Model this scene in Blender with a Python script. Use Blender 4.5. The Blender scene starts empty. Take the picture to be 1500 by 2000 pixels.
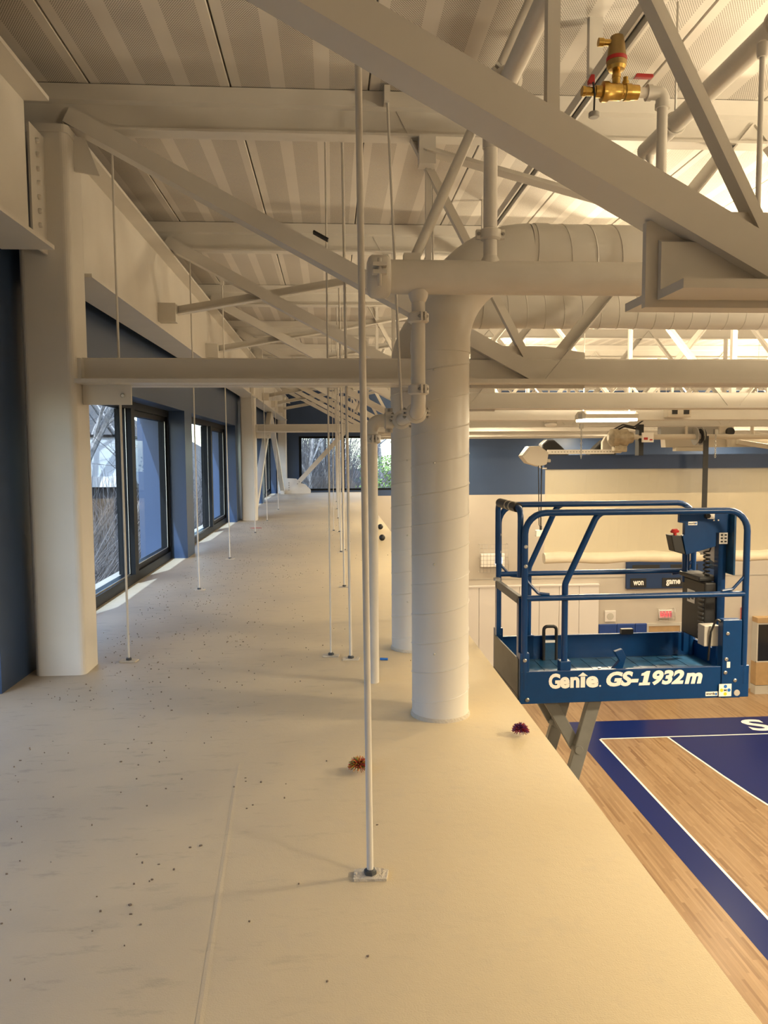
import bpy, bmesh, math, random
from mathutils import Vector, Matrix
random.seed(7)
SC = bpy.context.scene
COL = SC.collection
PI = math.pi

# ------------------------------------------------------------------ camera
EYE = 1.35
cam_d = bpy.data.cameras.new('camera')
cam_d.sensor_fit = 'VERTICAL'; cam_d.sensor_height = 24.0; cam_d.lens = 18.0
cam_d.clip_start = 0.05; cam_d.clip_end = 500
cam = bpy.data.objects.new('camera', cam_d); COL.objects.link(cam)
MAT3 = Matrix(((0.99769254, 0.01096774, -0.06700223),
               (-0.06764573, 0.07626724, -0.99479011),
               (-0.00580052, 0.99702709, 0.07683318)))
cam.matrix_world = Matrix.Translation((0, 0, EYE)) @ MAT3.to_4x4()
SC.camera = cam

# ------------------------------------------------------------------ sky, sun, exposure
w = bpy.data.worlds.new('sky'); SC.world = w; w.use_nodes = True
nt = w.node_tree; nt.nodes.clear()
sky = nt.nodes.new('ShaderNodeTexSky'); sky.sky_type = 'NISHITA'; sky.sun_disc = False
sky.sun_elevation = math.radians(48); sky.sun_rotation = math.radians(200)
sky.air_density = 1.0; sky.dust_density = 1.0; sky.ozone_density = 1.0
bg = nt.nodes.new('ShaderNodeBackground'); bg.inputs['Strength'].default_value = 0.8
wo = nt.nodes.new('ShaderNodeOutputWorld')
nt.links.new(sky.outputs[0], bg.inputs[0]); nt.links.new(bg.outputs[0], wo.inputs[0])
sun_d = bpy.data.lights.new('sun', 'SUN'); sun_d.energy = 7.0; sun_d.angle = math.radians(0.6)
sun_d.color = (0.80, 0.90, 1.0)
sun = bpy.data.objects.new('sun', sun_d); COL.objects.link(sun)
sun.rotation_euler = Vector((0.30, 0.80, -1.0)).to_track_quat('-Z', 'Y').to_euler()
LAMP_W = 195.0
UP_W = 145.0
LAMP_COL = (1.0, 0.81, 0.53)
SC.view_settings.view_transform = 'Standard'; SC.view_settings.look = 'None'
SC.view_settings.exposure = 0.28; SC.view_settings.gamma = 1.0
SC.view_settings.use_curve_mapping = False
SC.cycles.use_denoising = True
SC.cycles.max_bounces = 10; SC.cycles.diffuse_bounces = 6; SC.cycles.transparent_max_bounces = 12
SC.cycles.sample_clamp_indirect = 6.0

# ------------------------------------------------------------------ materials
def lin(c):
    return tuple((v / 255 / 12.92) if v / 255 <= 0.04045 else ((v / 255 + 0.055) / 1.055) ** 2.4 for v in c)

def mat(name, rgb, rough=0.5, metal=0.0, spec=0.5, noise=0.0, nscale=6.0, bump=0.0, bscale=60.0, linear=False):
    m = bpy.data.materials.new(name); m.use_nodes = True
    n = m.node_tree.nodes; l = m.node_tree.links
    b = n['Principled BSDF']
    c = tuple(rgb) if linear else lin(rgb)
    b.inputs['Base Color'].default_value = (*c, 1)
    b.inputs['Roughness'].default_value = rough; b.inputs['Metallic'].default_value = metal
    b.inputs['Specular IOR Level'].default_value = spec
    tc = n.new('ShaderNodeTexCoord')
    if noise:
        t = n.new('ShaderNodeTexNoise'); t.inputs['Scale'].default_value = nscale; t.inputs['Detail'].default_value = 5
        l.new(tc.outputs['Object'], t.inputs['Vector'])
        r = n.new('ShaderNodeMapRange'); r.inputs[1].default_value = .3; r.inputs[2].default_value = .7
        r.inputs[3].default_value = 1 - noise; r.inputs[4].default_value = 1 + noise * .5
        l.new(t.outputs[0], r.inputs[0])
        mx = n.new('ShaderNodeMix'); mx.data_type = 'RGBA'; mx.blend_type = 'MULTIPLY'; mx.inputs[0].default_value = 1
        mx.inputs[6].default_value = (*c, 1); l.new(r.outputs[0], mx.inputs[7]); l.new(mx.outputs[2], b.inputs['Base Color'])
    if bump:
        t = n.new('ShaderNodeTexNoise'); t.inputs['Scale'].default_value = bscale; t.inputs['Detail'].default_value = 4
        l.new(tc.outputs['Object'], t.inputs['Vector'])
        bp = n.new('ShaderNodeBump'); bp.inputs['Strength'].default_value = bump; bp.inputs['Distance'].default_value = .01
        l.new(t.outputs[0], bp.inputs['Height']); l.new(bp.outputs[0], b.inputs['Normal'])
    return m

def emit(name, rgb, s):
    m = bpy.data.materials.new(name); m.use_nodes = True
    n = m.node_tree.nodes; n.clear()
    e = n.new('ShaderNodeEmission'); e.inputs[0].default_value = (*rgb, 1); e.inputs[1].default_value = s
    o = n.new('ShaderNodeOutputMaterial'); m.node_tree.links.new(e.outputs[0], o.inputs[0])
    return m

class G:
    """little node-math builder"""
    def __init__(s, m): s.m = m; s.n = m.node_tree.nodes; s.l = m.node_tree.links
    def math(s, op, a, b=None, c=None):
        nd = s.n.new('ShaderNodeMath'); nd.operation = op
        for i, v in enumerate((a, b, c)):
            if v is None: continue
            if isinstance(v, (int, float)): nd.inputs[i].default_value = v
            else: s.l.new(v, nd.inputs[i])
        return nd.outputs[0]
    def mixc(s, f, a, b):
        nd = s.n.new('ShaderNodeMix'); nd.data_type = 'RGBA'
        for i, v in ((0, f), (6, a), (7, b)):
            if isinstance(v, tuple): nd.inputs[i].default_value = (*v, 1)
            elif isinstance(v, (int, float)): nd.inputs[i].default_value = v
            else: s.l.new(v, nd.inputs[i])
        return nd.outputs[2]
    def noise(s, vec, scale, detail=4, rough=.5):
        nd = s.n.new('ShaderNodeTexNoise'); nd.inputs['Scale'].default_value = scale
        nd.inputs['Detail'].default_value = detail; nd.inputs['Roughness'].default_value = rough
        s.l.new(vec, nd.inputs['Vector']); return nd.outputs[0]
    def rng(s, v, a, b, c, d):
        nd = s.n.new('ShaderNodeMapRange')
        for i, x in enumerate((a, b, c, d)): nd.inputs[i + 1].default_value = x
        s.l.new(v, nd.inputs[0]); return nd.outputs[0]
    def xyz(s, vec):
        nd = s.n.new('ShaderNodeSeparateXYZ'); s.l.new(vec, nd.inputs[0]); return nd.outputs
    def comb(s, x, y, z=0.0):
        nd = s.n.new('ShaderNodeCombineXYZ')
        for i, v in enumerate((x, y, z)):
            if isinstance(v, (int, float)): nd.inputs[i].default_value = v
            else: s.l.new(v, nd.inputs[i])
        return nd.outputs[0]

WHITE = (0.60, 0.575, 0.53)
M = {}
M['steel'] = mat('white_steel_paint', WHITE, .42, spec=.45, noise=.05, nscale=3, linear=True)
M['column'] = mat('white_column_paint', WHITE, .4, spec=.5, noise=.06, nscale=2.5, linear=True)
M['duct'] = mat('white_duct_paint', (.60, .58, .54), .36, spec=.5, noise=.04, nscale=3, linear=True)
M['pipe'] = mat('white_pipe_paint', (.59, .565, .52), .38, spec=.5, noise=.05, nscale=8, bump=.1, bscale=40, linear=True)
M['wall_blue'] = mat('slate_blue_wall_paint', (.030, .055, .118), .38, spec=.4, noise=.05, nscale=2, linear=True)
M['wall_tan'] = mat('cream_wall_paint', (.42, .38, .33), .6, noise=.03, nscale=2, linear=True)
M['partition'] = mat('pale_partition', (.58, .55, .53), .5, linear=True)
M['black_frame'] = mat('black_window_frame', (.005, .006, .008), .45, spec=.15, linear=True)
M['black'] = mat('black_rubber', (.010, .010, .011), .55, linear=True)
M['lift_blue'] = mat('blue_lift_paint', (.0015, .035, .132), .32, spec=.35, noise=.08, nscale=12, linear=True)
M['lift_deck'] = mat('worn_blue_deck', (.01, .06, .14), .35, noise=.3, nscale=14, linear=True)
M['lift_grey'] = mat('grey_lift_steel', (.16, .165, .16), .45, noise=.1, nscale=9, linear=True)
M['dark_grey'] = mat('dark_grey_panel', (.05, .055, .06), .5, noise=.25, nscale=7, linear=True)
M['decal'] = mat('white_decal', (.80, .78, .74), .5, linear=True)
M['decal_dark'] = mat('dark_print', (.02, .02, .025), .5, linear=True)
M['yellow'] = mat('yellow_print', (.75, .55, .02), .5, linear=True)
M['blue_print'] = mat('blue_print', (.01, .13, .5), .5, linear=True)
M['brass'] = mat('brass', (.55, .36, .10), .3, metal=1.0, noise=.2, nscale=30, linear=True)
M['brass_dull'] = mat('dull_brass', (.36, .25, .10), .5, metal=.6, noise=.15, nscale=25, linear=True)
M['red'] = mat('red_plastic', (.42, .02, .02), .45, linear=True)
M['zinc'] = mat('zinc_plated', (.5, .5, .48), .35, metal=.9, linear=True)
M['grey_box'] = mat('grey_enclosure', (.42, .40, .36), .5, linear=True)
M['grey_mid'] = mat('grey_metal', (.30, .29, .27), .45, linear=True)
M['court_blue'] = mat('blue_court_paint', (.0015, .009, .082), .3, spec=.18, linear=True)
M['court_white'] = mat('white_court_line', (.72, .70, .68), .3, linear=True)
M['band_blue'] = mat('navy_vinyl', (.006, .026, .085), .5, noise=.1, nscale=2, linear=True)
M['pad_blue'] = mat('blue_wall_pad', (.01, .04, .19), .45, linear=True)
M['wood'] = mat('oak_trim', (.36, .24, .12), .45, noise=.12, nscale=5, linear=True)
M['dark_glass'] = mat('dark_display_glass', (.015, .016, .018), .12, linear=True)
M['roll'] = mat('rolled_curtain_vinyl', (.6, .54, .42), .5, noise=.08, nscale=4, linear=True)
M['motor'] = mat('tan_motor_casting', (.34, .29, .21), .45, metal=.3, noise=.2, nscale=20, linear=True)
M['housing'] = mat('cream_housing', (.52, .48, .41), .45, linear=True)
M['bark'] = mat('grey_bark', (.26, .24, .23), .9, noise=.5, nscale=7, linear=True)
M['twig'] = mat('pale_twig', (.085, .078, .08), .9, linear=True)
M['leaf_floor'] = mat('leaf_litter_ground', (.065, .05, .042), .95, noise=.5, nscale=3, linear=True)
M['bush'] = mat('green_bush_leaf', (.16, .26, .05), .7, noise=.3, nscale=5, linear=True)
M['pale_wall'] = mat('pale_building_wall', (.42, .43, .44), .7, noise=.12, nscale=1.5, linear=True)
M['debris'] = mat('brown_debris', (.17, .13, .10), .9, linear=True)
M['putty'] = mat('rough_patch', (.5, .45, .37), .9, bump=.8, bscale=80, linear=True)
M['led'] = emit('lamp_lens', (1.0, .9, .68), 9.0)
M['exit_red'] = emit('exit_lettering', (1.0, .10, .09), 1.3)
M['clock_led'] = emit('clock_digits', (.8, .88, 1.0), 1.5)

def make_glass():
    m = bpy.data.materials.new('window_glass'); m.use_nodes = True
    n = m.node_tree.nodes; l = m.node_tree.links; n.clear()
    t = n.new('ShaderNodeBsdfTransparent'); t.inputs[0].default_value = (.88, .93, .94, 1)
    g = n.new('ShaderNodeBsdfGlossy'); g.inputs['Roughness'].default_value = .01
    mx = n.new('ShaderNodeMixShader'); o = n.new('ShaderNodeOutputMaterial')
    mx.inputs[0].default_value = .07; l.new(t.outputs[0], mx.inputs[1]); l.new(g.outputs[0], mx.inputs[2])
    l.new(mx.outputs[0], o.inputs[0]); return m
M['glass'] = make_glass()

def make_deck_mat():
    m = mat('perforated_deck', WHITE, .5, linear=True); g = G(m); b = g.n['Principled BSDF']
    tc = g.n.new('ShaderNodeTexCoord').outputs['Object']
    x, y, z = g.xyz(tc)
    def strip(a, c):
        return g.math('MULTIPLY', g.math('GREATER_THAN', x, a), g.math('LESS_THAN', x, c))
    s = g.math('ADD', g.math('ADD', strip(.065, .24), strip(.327, .503)), strip(.590, .766))
    P = 0.0125
    def dots(ox, oy):
        u = g.math('SUBTRACT', g.math('FRACT', g.math('ADD', g.math('DIVIDE', x, P), ox)), .5)
        v = g.math('SUBTRACT', g.math('FRACT', g.math('ADD', g.math('DIVIDE', y, P * 1.5), oy)), .5)
        v = g.math('MULTIPLY', v, 1.5)
        return g.math('SQRT', g.math('ADD', g.math('MULTIPLY', u, u), g.math('MULTIPLY', v, v)))
    d = g.math('MINIMUM', dots(0, 0), dots(.5, .5))
    hole = g.math('MULTIPLY', g.math('LESS_THAN', d, .25), s)
    nz = g.noise(tc, 2.0)
    base = g.mixc(g.rng(nz, .35, .65, 0, 1), (.60, .565, .51), (.56, .53, .49))
    g.l.new(g.mixc(hole, base, (.07, .058, .046)), b.inputs['Base Color'])
    return m
M['deck'] = make_deck_mat()

def make_ledge_mat():
    m = mat('painted_concrete', (.5, .5, .5), .5, spec=.3, linear=True); g = G(m); b = g.n['Principled BSDF']
    tc = g.n.new('ShaderNodeTexCoord').outputs['Object']
    x, y, z = g.xyz(tc)
    n1 = g.noise(tc, 1.3, 6); n2 = g.noise(tc, 9, 6, .65); n3 = g.noise(tc, 140, 3)
    # lamp glow and window-side dimness put into the base colour; dirt thickens there too
    side = g.rng(x, -1.6, .75, 1.0, .0)
    dirt = g.math('MULTIPLY', side, g.rng(n1, .35, .7, .1, 1))
    c = g.mixc(g.math('MULTIPLY', side, .8), (.62, .51, .32), (.37, .335, .285))  # painted falloff: warm lamplit tone at the open edge, duller towards the windows
    c = g.mixc(g.math('MULTIPLY', dirt, .55), c, (.27, .245, .22))
    streak = g.noise(g.comb(g.math('MULTIPLY', x, 5), g.math('MULTIPLY', y, 16)), 1.0, 5, .7)
    sp = g.math('MULTIPLY', g.rng(streak, .56, .70, 0, 1), side)
    c = g.mixc(g.math('MULTIPLY', sp, .5), c, (.16, .14, .12))
    c = g.mixc(g.math('MULTIPLY', g.rng(n2, .55, .75, 0, 1), .22), c, (.40, .36, .31))
    c = g.mixc(g.math('MULTIPLY', g.rng(n3, .6, .8, 0, 1), .16), c, (.30, .26, .2))
    g.l.new(c, b.inputs['Base Color'])
    bp = g.n.new('ShaderNodeBump'); bp.inputs['Strength'].default_value = .35; bp.inputs['Distance'].default_value = .006
    h = g.math('ADD', g.math('MULTIPLY', g.noise(tc, 220, 2), .35), g.math('ADD', g.noise(tc, 6, 6), g.math('MULTIPLY', g.noise(tc, 40, 4), .25)))
    g.l.new(h, bp.inputs['Height']); g.l.new(bp.outputs[0], b.inputs['Normal'])
    return m
M['ledge'] = make_ledge_mat()

def make_court_mat():
    m = mat('maple_strip_floor', (.5, .5, .5), .3, spec=.35, linear=True); g = G(m); b = g.n['Principled BSDF']
    tc = g.n.new('ShaderNodeTexCoord').outputs['Object']
    x, y, z = g.xyz(tc)
    k = g.math('FLOOR', g.math('DIVIDE', x, .057))
    wn = g.n.new('ShaderNodeTexWhiteNoise'); wn.noise_dimensions = '1D'; g.l.new(k, wn.inputs['W'])
    yy = g.math('ADD', g.math('DIVIDE', y, 1.1), g.math('MULTIPLY', wn.outputs[0], 7.3))
    kk = g.math('FLOOR', yy)
    w2 = g.n.new('ShaderNodeTexWhiteNoise'); w2.noise_dimensions = '2D'; g.l.new(g.comb(k, kk), w2.inputs['Vector'])
    r = g.n.new('ShaderNodeValToRGB'); g.l.new(w2.outputs[0], r.inputs[0])
    e = r.color_ramp.elements
    e[0].position = 0; e[0].color = (.155, .088, .042, 1); e[1].position = 1; e[1].color = (.275, .185, .105, 1)
    a = e.new(.10); a.color = (.20, .125, .066, 1)
    a = e.new(.5); a.color = (.235, .153, .082, 1)
    gr = g.noise(g.comb(g.math('MULTIPLY', x, 60), g.math('MULTIPLY', y, 3)), 1.0, 4)
    c = g.mixc(g.math('MULTIPLY', g.rng(gr, .4, .75, 0, 1), .25), r.outputs[0], (.12, .07, .032))
    fx = g.math('ABSOLUTE', g.math('SUBTRACT', g.math('FRACT', g.math('DIVIDE', x, .057)), .5))
    c = g.mixc(g.math('MULTIPLY', g.math('GREATER_THAN', fx, .475), .35), c, (.09, .05, .022))
    g.l.new(c, b.inputs['Base Color']); return m
M['court'] = make_court_mat()

def make_curtain_mat():
    m = bpy.data.materials.new('translucent_curtain'); m.use_nodes = True
    n = m.node_tree.nodes; l = m.node_tree.links; n.clear()
    d = n.new('ShaderNodeBsdfDiffuse'); d.inputs[0].default_value = (.46, .41, .30, 1)
    t = n.new('ShaderNodeBsdfTranslucent'); t.inputs[0].default_value = (.46, .41, .30, 1)
    p = n.new('ShaderNodeBsdfTransparent'); p.inputs[0].default_value = (1, .98, .94, 1)
    a = n.new('ShaderNodeMixShader'); a.inputs[0].default_value = .4
    c = n.new('ShaderNodeMixShader'); c.inputs[0].default_value = .22
    o = n.new('ShaderNodeOutputMaterial')
    l.new(d.outputs[0], a.inputs[1]); l.new(t.outputs[0], a.inputs[2]); l.new(a.outputs[0], c.inputs[1]); l.new(p.outputs[0], c.inputs[2])
    l.new(c.outputs[0], o.inputs[0]); return m
M['curtain'] = make_curtain_mat()

# ------------------------------------------------------------------ mesh helpers
class MB:
    def __init__(s): s.v = []; s.f = []; s.smooth = []
    def add(s, vs, fs, sm=False):
        o = len(s.v); s.v += [tuple(v) for v in vs]
        for f in fs: s.f.append(tuple(i + o for i in f)); s.smooth.append(sm)
        return s
    def box(s, x0, x1, y0, y1, z0, z1):
        return s.add([(x0, y0, z0), (x1, y0, z0), (x1, y1, z0), (x0, y1, z0), (x0, y0, z1), (x1, y0, z1), (x1, y1, z1), (x0, y1, z1)],
                     [(0, 3, 2, 1), (4, 5, 6, 7), (0, 1, 5, 4), (1, 2, 6, 5), (2, 3, 7, 6), (3, 0, 4, 7)])
    def prism(s, pts, a, b, axis='y'):
        """closed 2D polygon swept between a and b along an axis; pts are the other two coordinates"""
        def mk(p, t):
            return (p[0], t, p[1]) if axis == 'y' else ((t, p[0], p[1]) if axis == 'x' else (p[0], p[1], t))
        n = len(pts)
        vs = [mk(p, a) for p in pts] + [mk(p, b) for p in pts]
        fs = [tuple(range(n)), tuple(range(2 * n - 1, n - 1, -1))] + [(i, i + n, (i + 1) % n + n, (i + 1) % n) for i in range(n)]
        return s.add(vs, fs)
    def sweep(s, A, B, prof, up):
        """polygon profile [(side, up)] swept along the straight line A-B"""
        A = Vector(A); B = Vector(B); d = (B - A).normalized(); up = Vector(up)
        up = (up - d * up.dot(d)).normalized(); sd = d.cross(up)
        n = len(prof)
        vs = [A + sd * p[0] + up * p[1] for p in prof] + [B + sd * p[0] + up * p[1] for p in prof]
        fs = [tuple(range(n)), tuple(range(2 * n - 1, n - 1, -1))] + [(i, i + n, (i + 1) % n + n, (i + 1) % n) for i in range(n)]
        return s.add(vs, fs)
    def tube(s, pts, r, n=12, closed=False, caps=True):
        pts = [Vector(p) for p in pts]; m = len(pts)
        rs = r if isinstance(r, (list, tuple)) else [r] * m
        tang = []
        for i in range(m):
            a = pts[i - 1] if (i or closed) else pts[i]; b = pts[(i + 1) % m] if (i < m - 1 or closed) else pts[i]
            tang.append((b - a).normalized())
        t0 = tang[0]; ref = Vector((0, 0, 1)) if abs(t0.z) < .9 else Vector((1, 0, 0))
        nrm = (ref - t0 * ref.dot(t0)).normalized(); vs = []
        for i in range(m):
            t = tang[i]; nrm = nrm - t * nrm.dot(t)
            nrm = nrm.normalized() if nrm.length > 1e-6 else t.orthogonal().normalized()
            bn = t.cross(nrm)
            for k in range(n):
                a = 2 * PI * k / n; vs.append(pts[i] + (nrm * math.cos(a) + bn * math.sin(a)) * rs[i])
        fs = []
        for i in range(m if closed else m - 1):
            j = (i + 1) % m
            for k in range(n):
                k2 = (k + 1) % n; fs.append((i * n + k, i * n + k2, j * n + k2, j * n + k))
        s.add(vs, fs, True)
        if caps and not closed:
            o = len(s.v) - len(vs)
            s.f.append(tuple(o + k for k in range(n - 1, -1, -1))); s.smooth.append(False)
            s.f.append(tuple(o + (m - 1) * n + k for k in range(n))); s.smooth.append(False)
        return s
    def lathe(s, A, axis, prof, n=20):
        """prof: [(along, radius)] about a line from A"""
        A = Vector(A); ax = Vector(axis).normalized(); o = ax.orthogonal().normalized(); q = ax.cross(o)
        m = len(prof); vs = []
        for t, r in prof:
            for k in range(n):
                a = 2 * PI * k / n; vs.append(A + ax * t + (o * math.cos(a) + q * math.sin(a)) * max(r, 1e-4))
        fs = [(i * n + k, i * n + (k + 1) % n, (i + 1) * n + (k + 1) % n, (i + 1) * n + k) for i in range(m - 1) for k in range(n)]
        s.add(vs, fs, True)
        b = len(s.v) - len(vs)
        s.f.append(tuple(b + k for k in range(n - 1, -1, -1))); s.smooth.append(False)
        s.f.append(tuple(b + (m - 1) * n + k for k in range(n))); s.smooth.append(False)
        return s
    def mesh(s, name):
        me = bpy.data.meshes.new(name); me.from_pydata(s.v, [], s.f)
        for p, sm in zip(me.polygons, s.smooth): p.use_smooth = sm
        bm = bmesh.new(); bm.from_mesh(me); bmesh.ops.recalc_face_normals(bm, faces=bm.faces)
        for e in bm.edges:
            if len(e.link_faces) == 2 and e.calc_face_angle(0) > math.radians(40): e.smooth = False
        bm.to_mesh(me); bm.free()
        return me
    def build(s, name, m, parent=None, bevel=0, loc=None):
        me = s.mesh(name); me.materials.append(M[m] if isinstance(m, str) else m)
        o = bpy.data.objects.new(name, me); COL.objects.link(o)
        if parent is not None: o.parent = parent
        if loc is not None: o.location = loc
        if bevel:
            b = o.modifiers.new('bevel', 'BEVEL'); b.width = bevel; b.segments = 2; b.limit_method = 'ANGLE'
            b.angle_limit = math.radians(40); b.harden_normals = False
        return o

def tag(o, label=None, cat=None, group=None, kind=None):
    if label: o['label'] = label
    if cat: o['category'] = cat
    if group: o['group'] = group
    if kind: o['kind'] = kind
    return o
def thing(name, label, cat, loc=(0, 0, 0), rz=0.0, group=None):
    o = bpy.data.objects.new(name, None); COL.objects.link(o); o.location = loc; o.rotation_euler = (0, 0, rz)
    o.empty_display_size = .1
    return tag(o, label, cat, group)
def struct(name, loc=(0, 0, 0)):
    o = bpy.data.objects.new(name, None); COL.objects.link(o); o.location = loc; o['kind'] = 'structure'; return o
def copy_tree(o, parent=None):
    c = o.copy(); COL.objects.link(c)
    if parent is not None: c.parent = parent
    for ch in list(o.children): copy_tree(ch, c)
    return c
def fillet(pts, r, n=6, closed=False):
    pts = [Vector(p) for p in pts]; out = []; m = len(pts)
    rr = r if isinstance(r, (list, tuple)) else [r] * m
    for i, p in enumerate(pts):
        if not closed and i in (0, m - 1): out.append(p); continue
        a = (pts[i - 1] - p); b = (pts[(i + 1) % m] - p); la, lb = a.length, b.length; a.normalize(); b.normalize()
        ang = a.angle(b); t = min(rr[i] / math.tan(ang / 2), la * .48, lb * .48); rad = t * math.tan(ang / 2)
        c = p + (a + b).normalized() * (rad / math.sin(ang / 2))
        s0 = p + a * t - c; s1 = p + b * t - c; tot = s0.angle(s1); ax = s0.cross(s1).normalized()
        for k in range(n + 1): out.append(c + Matrix.Rotation(tot * k / n, 3, ax) @ s0)
    return out
def rrect(w, h, r, n=4):
    out = []
    for cx, cy, a0 in ((w - r, h - r, 0), (-w + r, h - r, 90), (-w + r, -h + r, 180), (w - r, -h + r, 270)):
        for k in range(n + 1):
            a = math.radians(a0 + 90 * k / n); out.append((cx + r * math.cos(a), cy + r * math.sin(a)))
    return out
def text(body, name, m, parent, size, loc, rot, extrude=.001, offset=0.0, shear=0.0, space=1.0, xs=1.0, align='LEFT'):
    cu = bpy.data.curves.new('lettering', 'FONT'); cu.body = body; cu.size = size; cu.extrude = extrude
    cu.offset = offset; cu.shear = shear; cu.space_character = space; cu.align_x = align; cu.resolution_u = 4
    tmp = bpy.data.objects.new('lettering', cu); COL.objects.link(tmp)
    me = bpy.data.meshes.new_from_object(tmp.evaluated_get(bpy.context.evaluated_depsgraph_get()))
    bpy.data.objects.remove(tmp)
    me.materials.clear(); me.materials.append(M[m])
    o = bpy.data.objects.new(name, me); COL.objects.link(o)
    if parent is not None: o.parent = parent
    o.location = loc; o.rotation_euler = rot; o.scale = (xs, 1, 1)
    return o
FRONT = (PI / 2, 0, 0)
def text_fit(body, name, m, parent, x0, x1, loc_yz, h, offset=0.0, shear=0.0, extrude=.001, rot=None):
    o = text(body, name, m, parent, 1.0, (0, 0, 0), rot or FRONT, extrude, offset, shear)
    xs = [v.co.x for v in o.data.vertices]; ys = [v.co.y for v in o.data.vertices]
    sx = (x1 - x0) / (max(xs) - min(xs)); sy = h / (max(ys) - min(ys))
    for v in o.data.vertices: v.co = ((v.co.x - min(xs)) * sx, (v.co.y - min(ys)) * sy, v.co.z)
    o.location = (x0, *loc_yz); return o

# ================================================================== STRUCTURE
HG = -7.45           # gym floor
FAR = 26.6           # far wall
ZD = 3.54            # underside of the roof deck
EDGE = 1.0           # open edge of the ledge
XR = 28.0            # right wall of the gym
BACK = -6.0

ledge = struct('floor')
MB().box(-1.9, EDGE, BACK, FAR, -.30, 0).build('floor_slab', 'ledge', ledge)
for (y0, y1) in ((-.30, 4.40), (5.36, 10.06), (10.57, 15.27), (16.23, 20.93), (21.44, 26.14)):
    MB().box(-2.48, -1.9, y0, y1, -.30, -.001).build('window_sill', 'ledge', ledge)

gym = struct('floor')
MB().box(.8, XR, BACK, FAR, HG - .2, HG).build('strip_floor', 'court', gym)
BX, BY = 8.08, 22.45     # court corner
MB().box(7.43, BX, BACK + 1, 24.0, HG, HG + .002).build('sideline_band', 'court_blue', gym)
MB().box(BX, 24.0, BY, 24.0, HG, HG + .002).build('baseline_band', 'court_blue', gym)
MB().box(BX, BX + .06, BACK + 1, BY + .06, HG + .002, HG + .004).build('sideline', 'court_white', gym)
MB().box(BX, 24.0, BY, BY + .06, HG + .002, HG + .004).build('baseline', 'court_white', gym)
arc = [(10.25, BY), (10.33, 21.4), (10.42, 20.5), (10.5, 19.6), (10.62, 18.6), (10.80, 17.4), (11.15, 16.2), (11.75, 15.0), (12.6, 14.0), (13.8, 13.2), (15.3, 12.9), (16.8, 13.2), (18.0, 14.0), (19.2, 15.6), (19.9, 18), (20.2, 20.5), (20.4, BY)]
MB().prism(arc, HG, HG + .0025, 'z').build('three_point_area', 'court_blue', gym)
mb = MB()
for i in range(len(arc) - 1):
    a = Vector((*arc[i], 0)); b = Vector((*arc[i + 1], 0)); d = (b - a).normalized(); nn = Vector((-d.y, d.x, 0)) * .03
    mb.prism([tuple((a - nn - d * .01).xy), tuple((b - nn + d * .01).xy), tuple((b + nn + d * .01).xy), tuple((a + nn - d * .01).xy)], HG + .003, HG + .005, 'z')
mb.build('three_point_line', 'court_white', gym)
text('S', 'floor_letter', 'court_white', gym, 1.35, (13.15, 22.78, HG + .004), (0, 0, 0), .001, .035, 0, 1, 1.25)

# --- left wall with its window openings
wl = struct('wall_left')
WINS = [(-.30, 4.40), (5.36, 10.06), (10.57, 15.27), (16.23, 20.93), (21.44, 26.14)]
HEAD = 1.90
mb = MB(); XI, XO = -1.88, -2.48
prev = BACK
for (a, b) in WINS:
    mb.box(XO, XI, prev, a, -.3, HEAD); prev = b
mb.box(XO, XI, prev, FAR + .3, -.3, HEAD)
mb.box(XO, XI, BACK, FAR + .3, HEAD, 3.75)
mb.build('wall_face', 'wall_blue', wl)
MB().box(XO, XI, BACK, FAR + .3, -9, -.3).build('wall_base', 'wall_tan', wl)

for i, (a, b) in enumerate(WINS):
    wi = struct('window_%d' % (i + 1), (-2.14, 0, 0))
    x0, x1 = -.06, .06
    ym = a + (b - a) * .595
    fb = MB()
    fb.box(x0, x1, a, b, 0, .10).box(x0, x1, a, b, HEAD - .08, HEAD)
    fb.box(x0, x1, a, a + .07, .10, HEAD - .08).box(x0, x1, b - .07, b, .10, HEAD - .08).box(x0 - .02, x1 + .03, ym - .07, ym + .07, .10, HEAD - .08)
    fr = fb.build('window_frame', 'black_frame', wi)
    sb = MB(); za, zb = .10, HEAD - .08
    sb.box(-.045, .03, ym + .07, ym + .13, za, zb).box(-.045, .03, b - .13, b - .07, za, zb).box(-.045, .03, ym + .13, b - .13, za, za + .06).box(-.045, .03, ym + .13, b - .13, zb - .06, zb)
    sb.build('sash', 'black_frame', wi)
    gb = MB()
    gb.box(.031, .036, ym + .128, ym + .134, za + .06, zb - .06).box(.031, .036, b - .134, b - .128, za + .06, zb - .06).box(.031, .036, ym + .13, b - .13, za + .058, za + .066)
    gb.box(.031, .036, ym - .085, ym - .07, za, zb).box(.031, .036, a + .07, ym - .07, za, za + .012)
    gb.build('gasket', 'zinc', wi)
    MB().box(-.012, -.006, a + .07, ym - .07, za, zb).build('pane', 'glass', wi)
    MB().box(-.012, -.006, ym + .13, b - .13, za + .06, zb - .06).build('pane', 'glass', wi)

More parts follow.
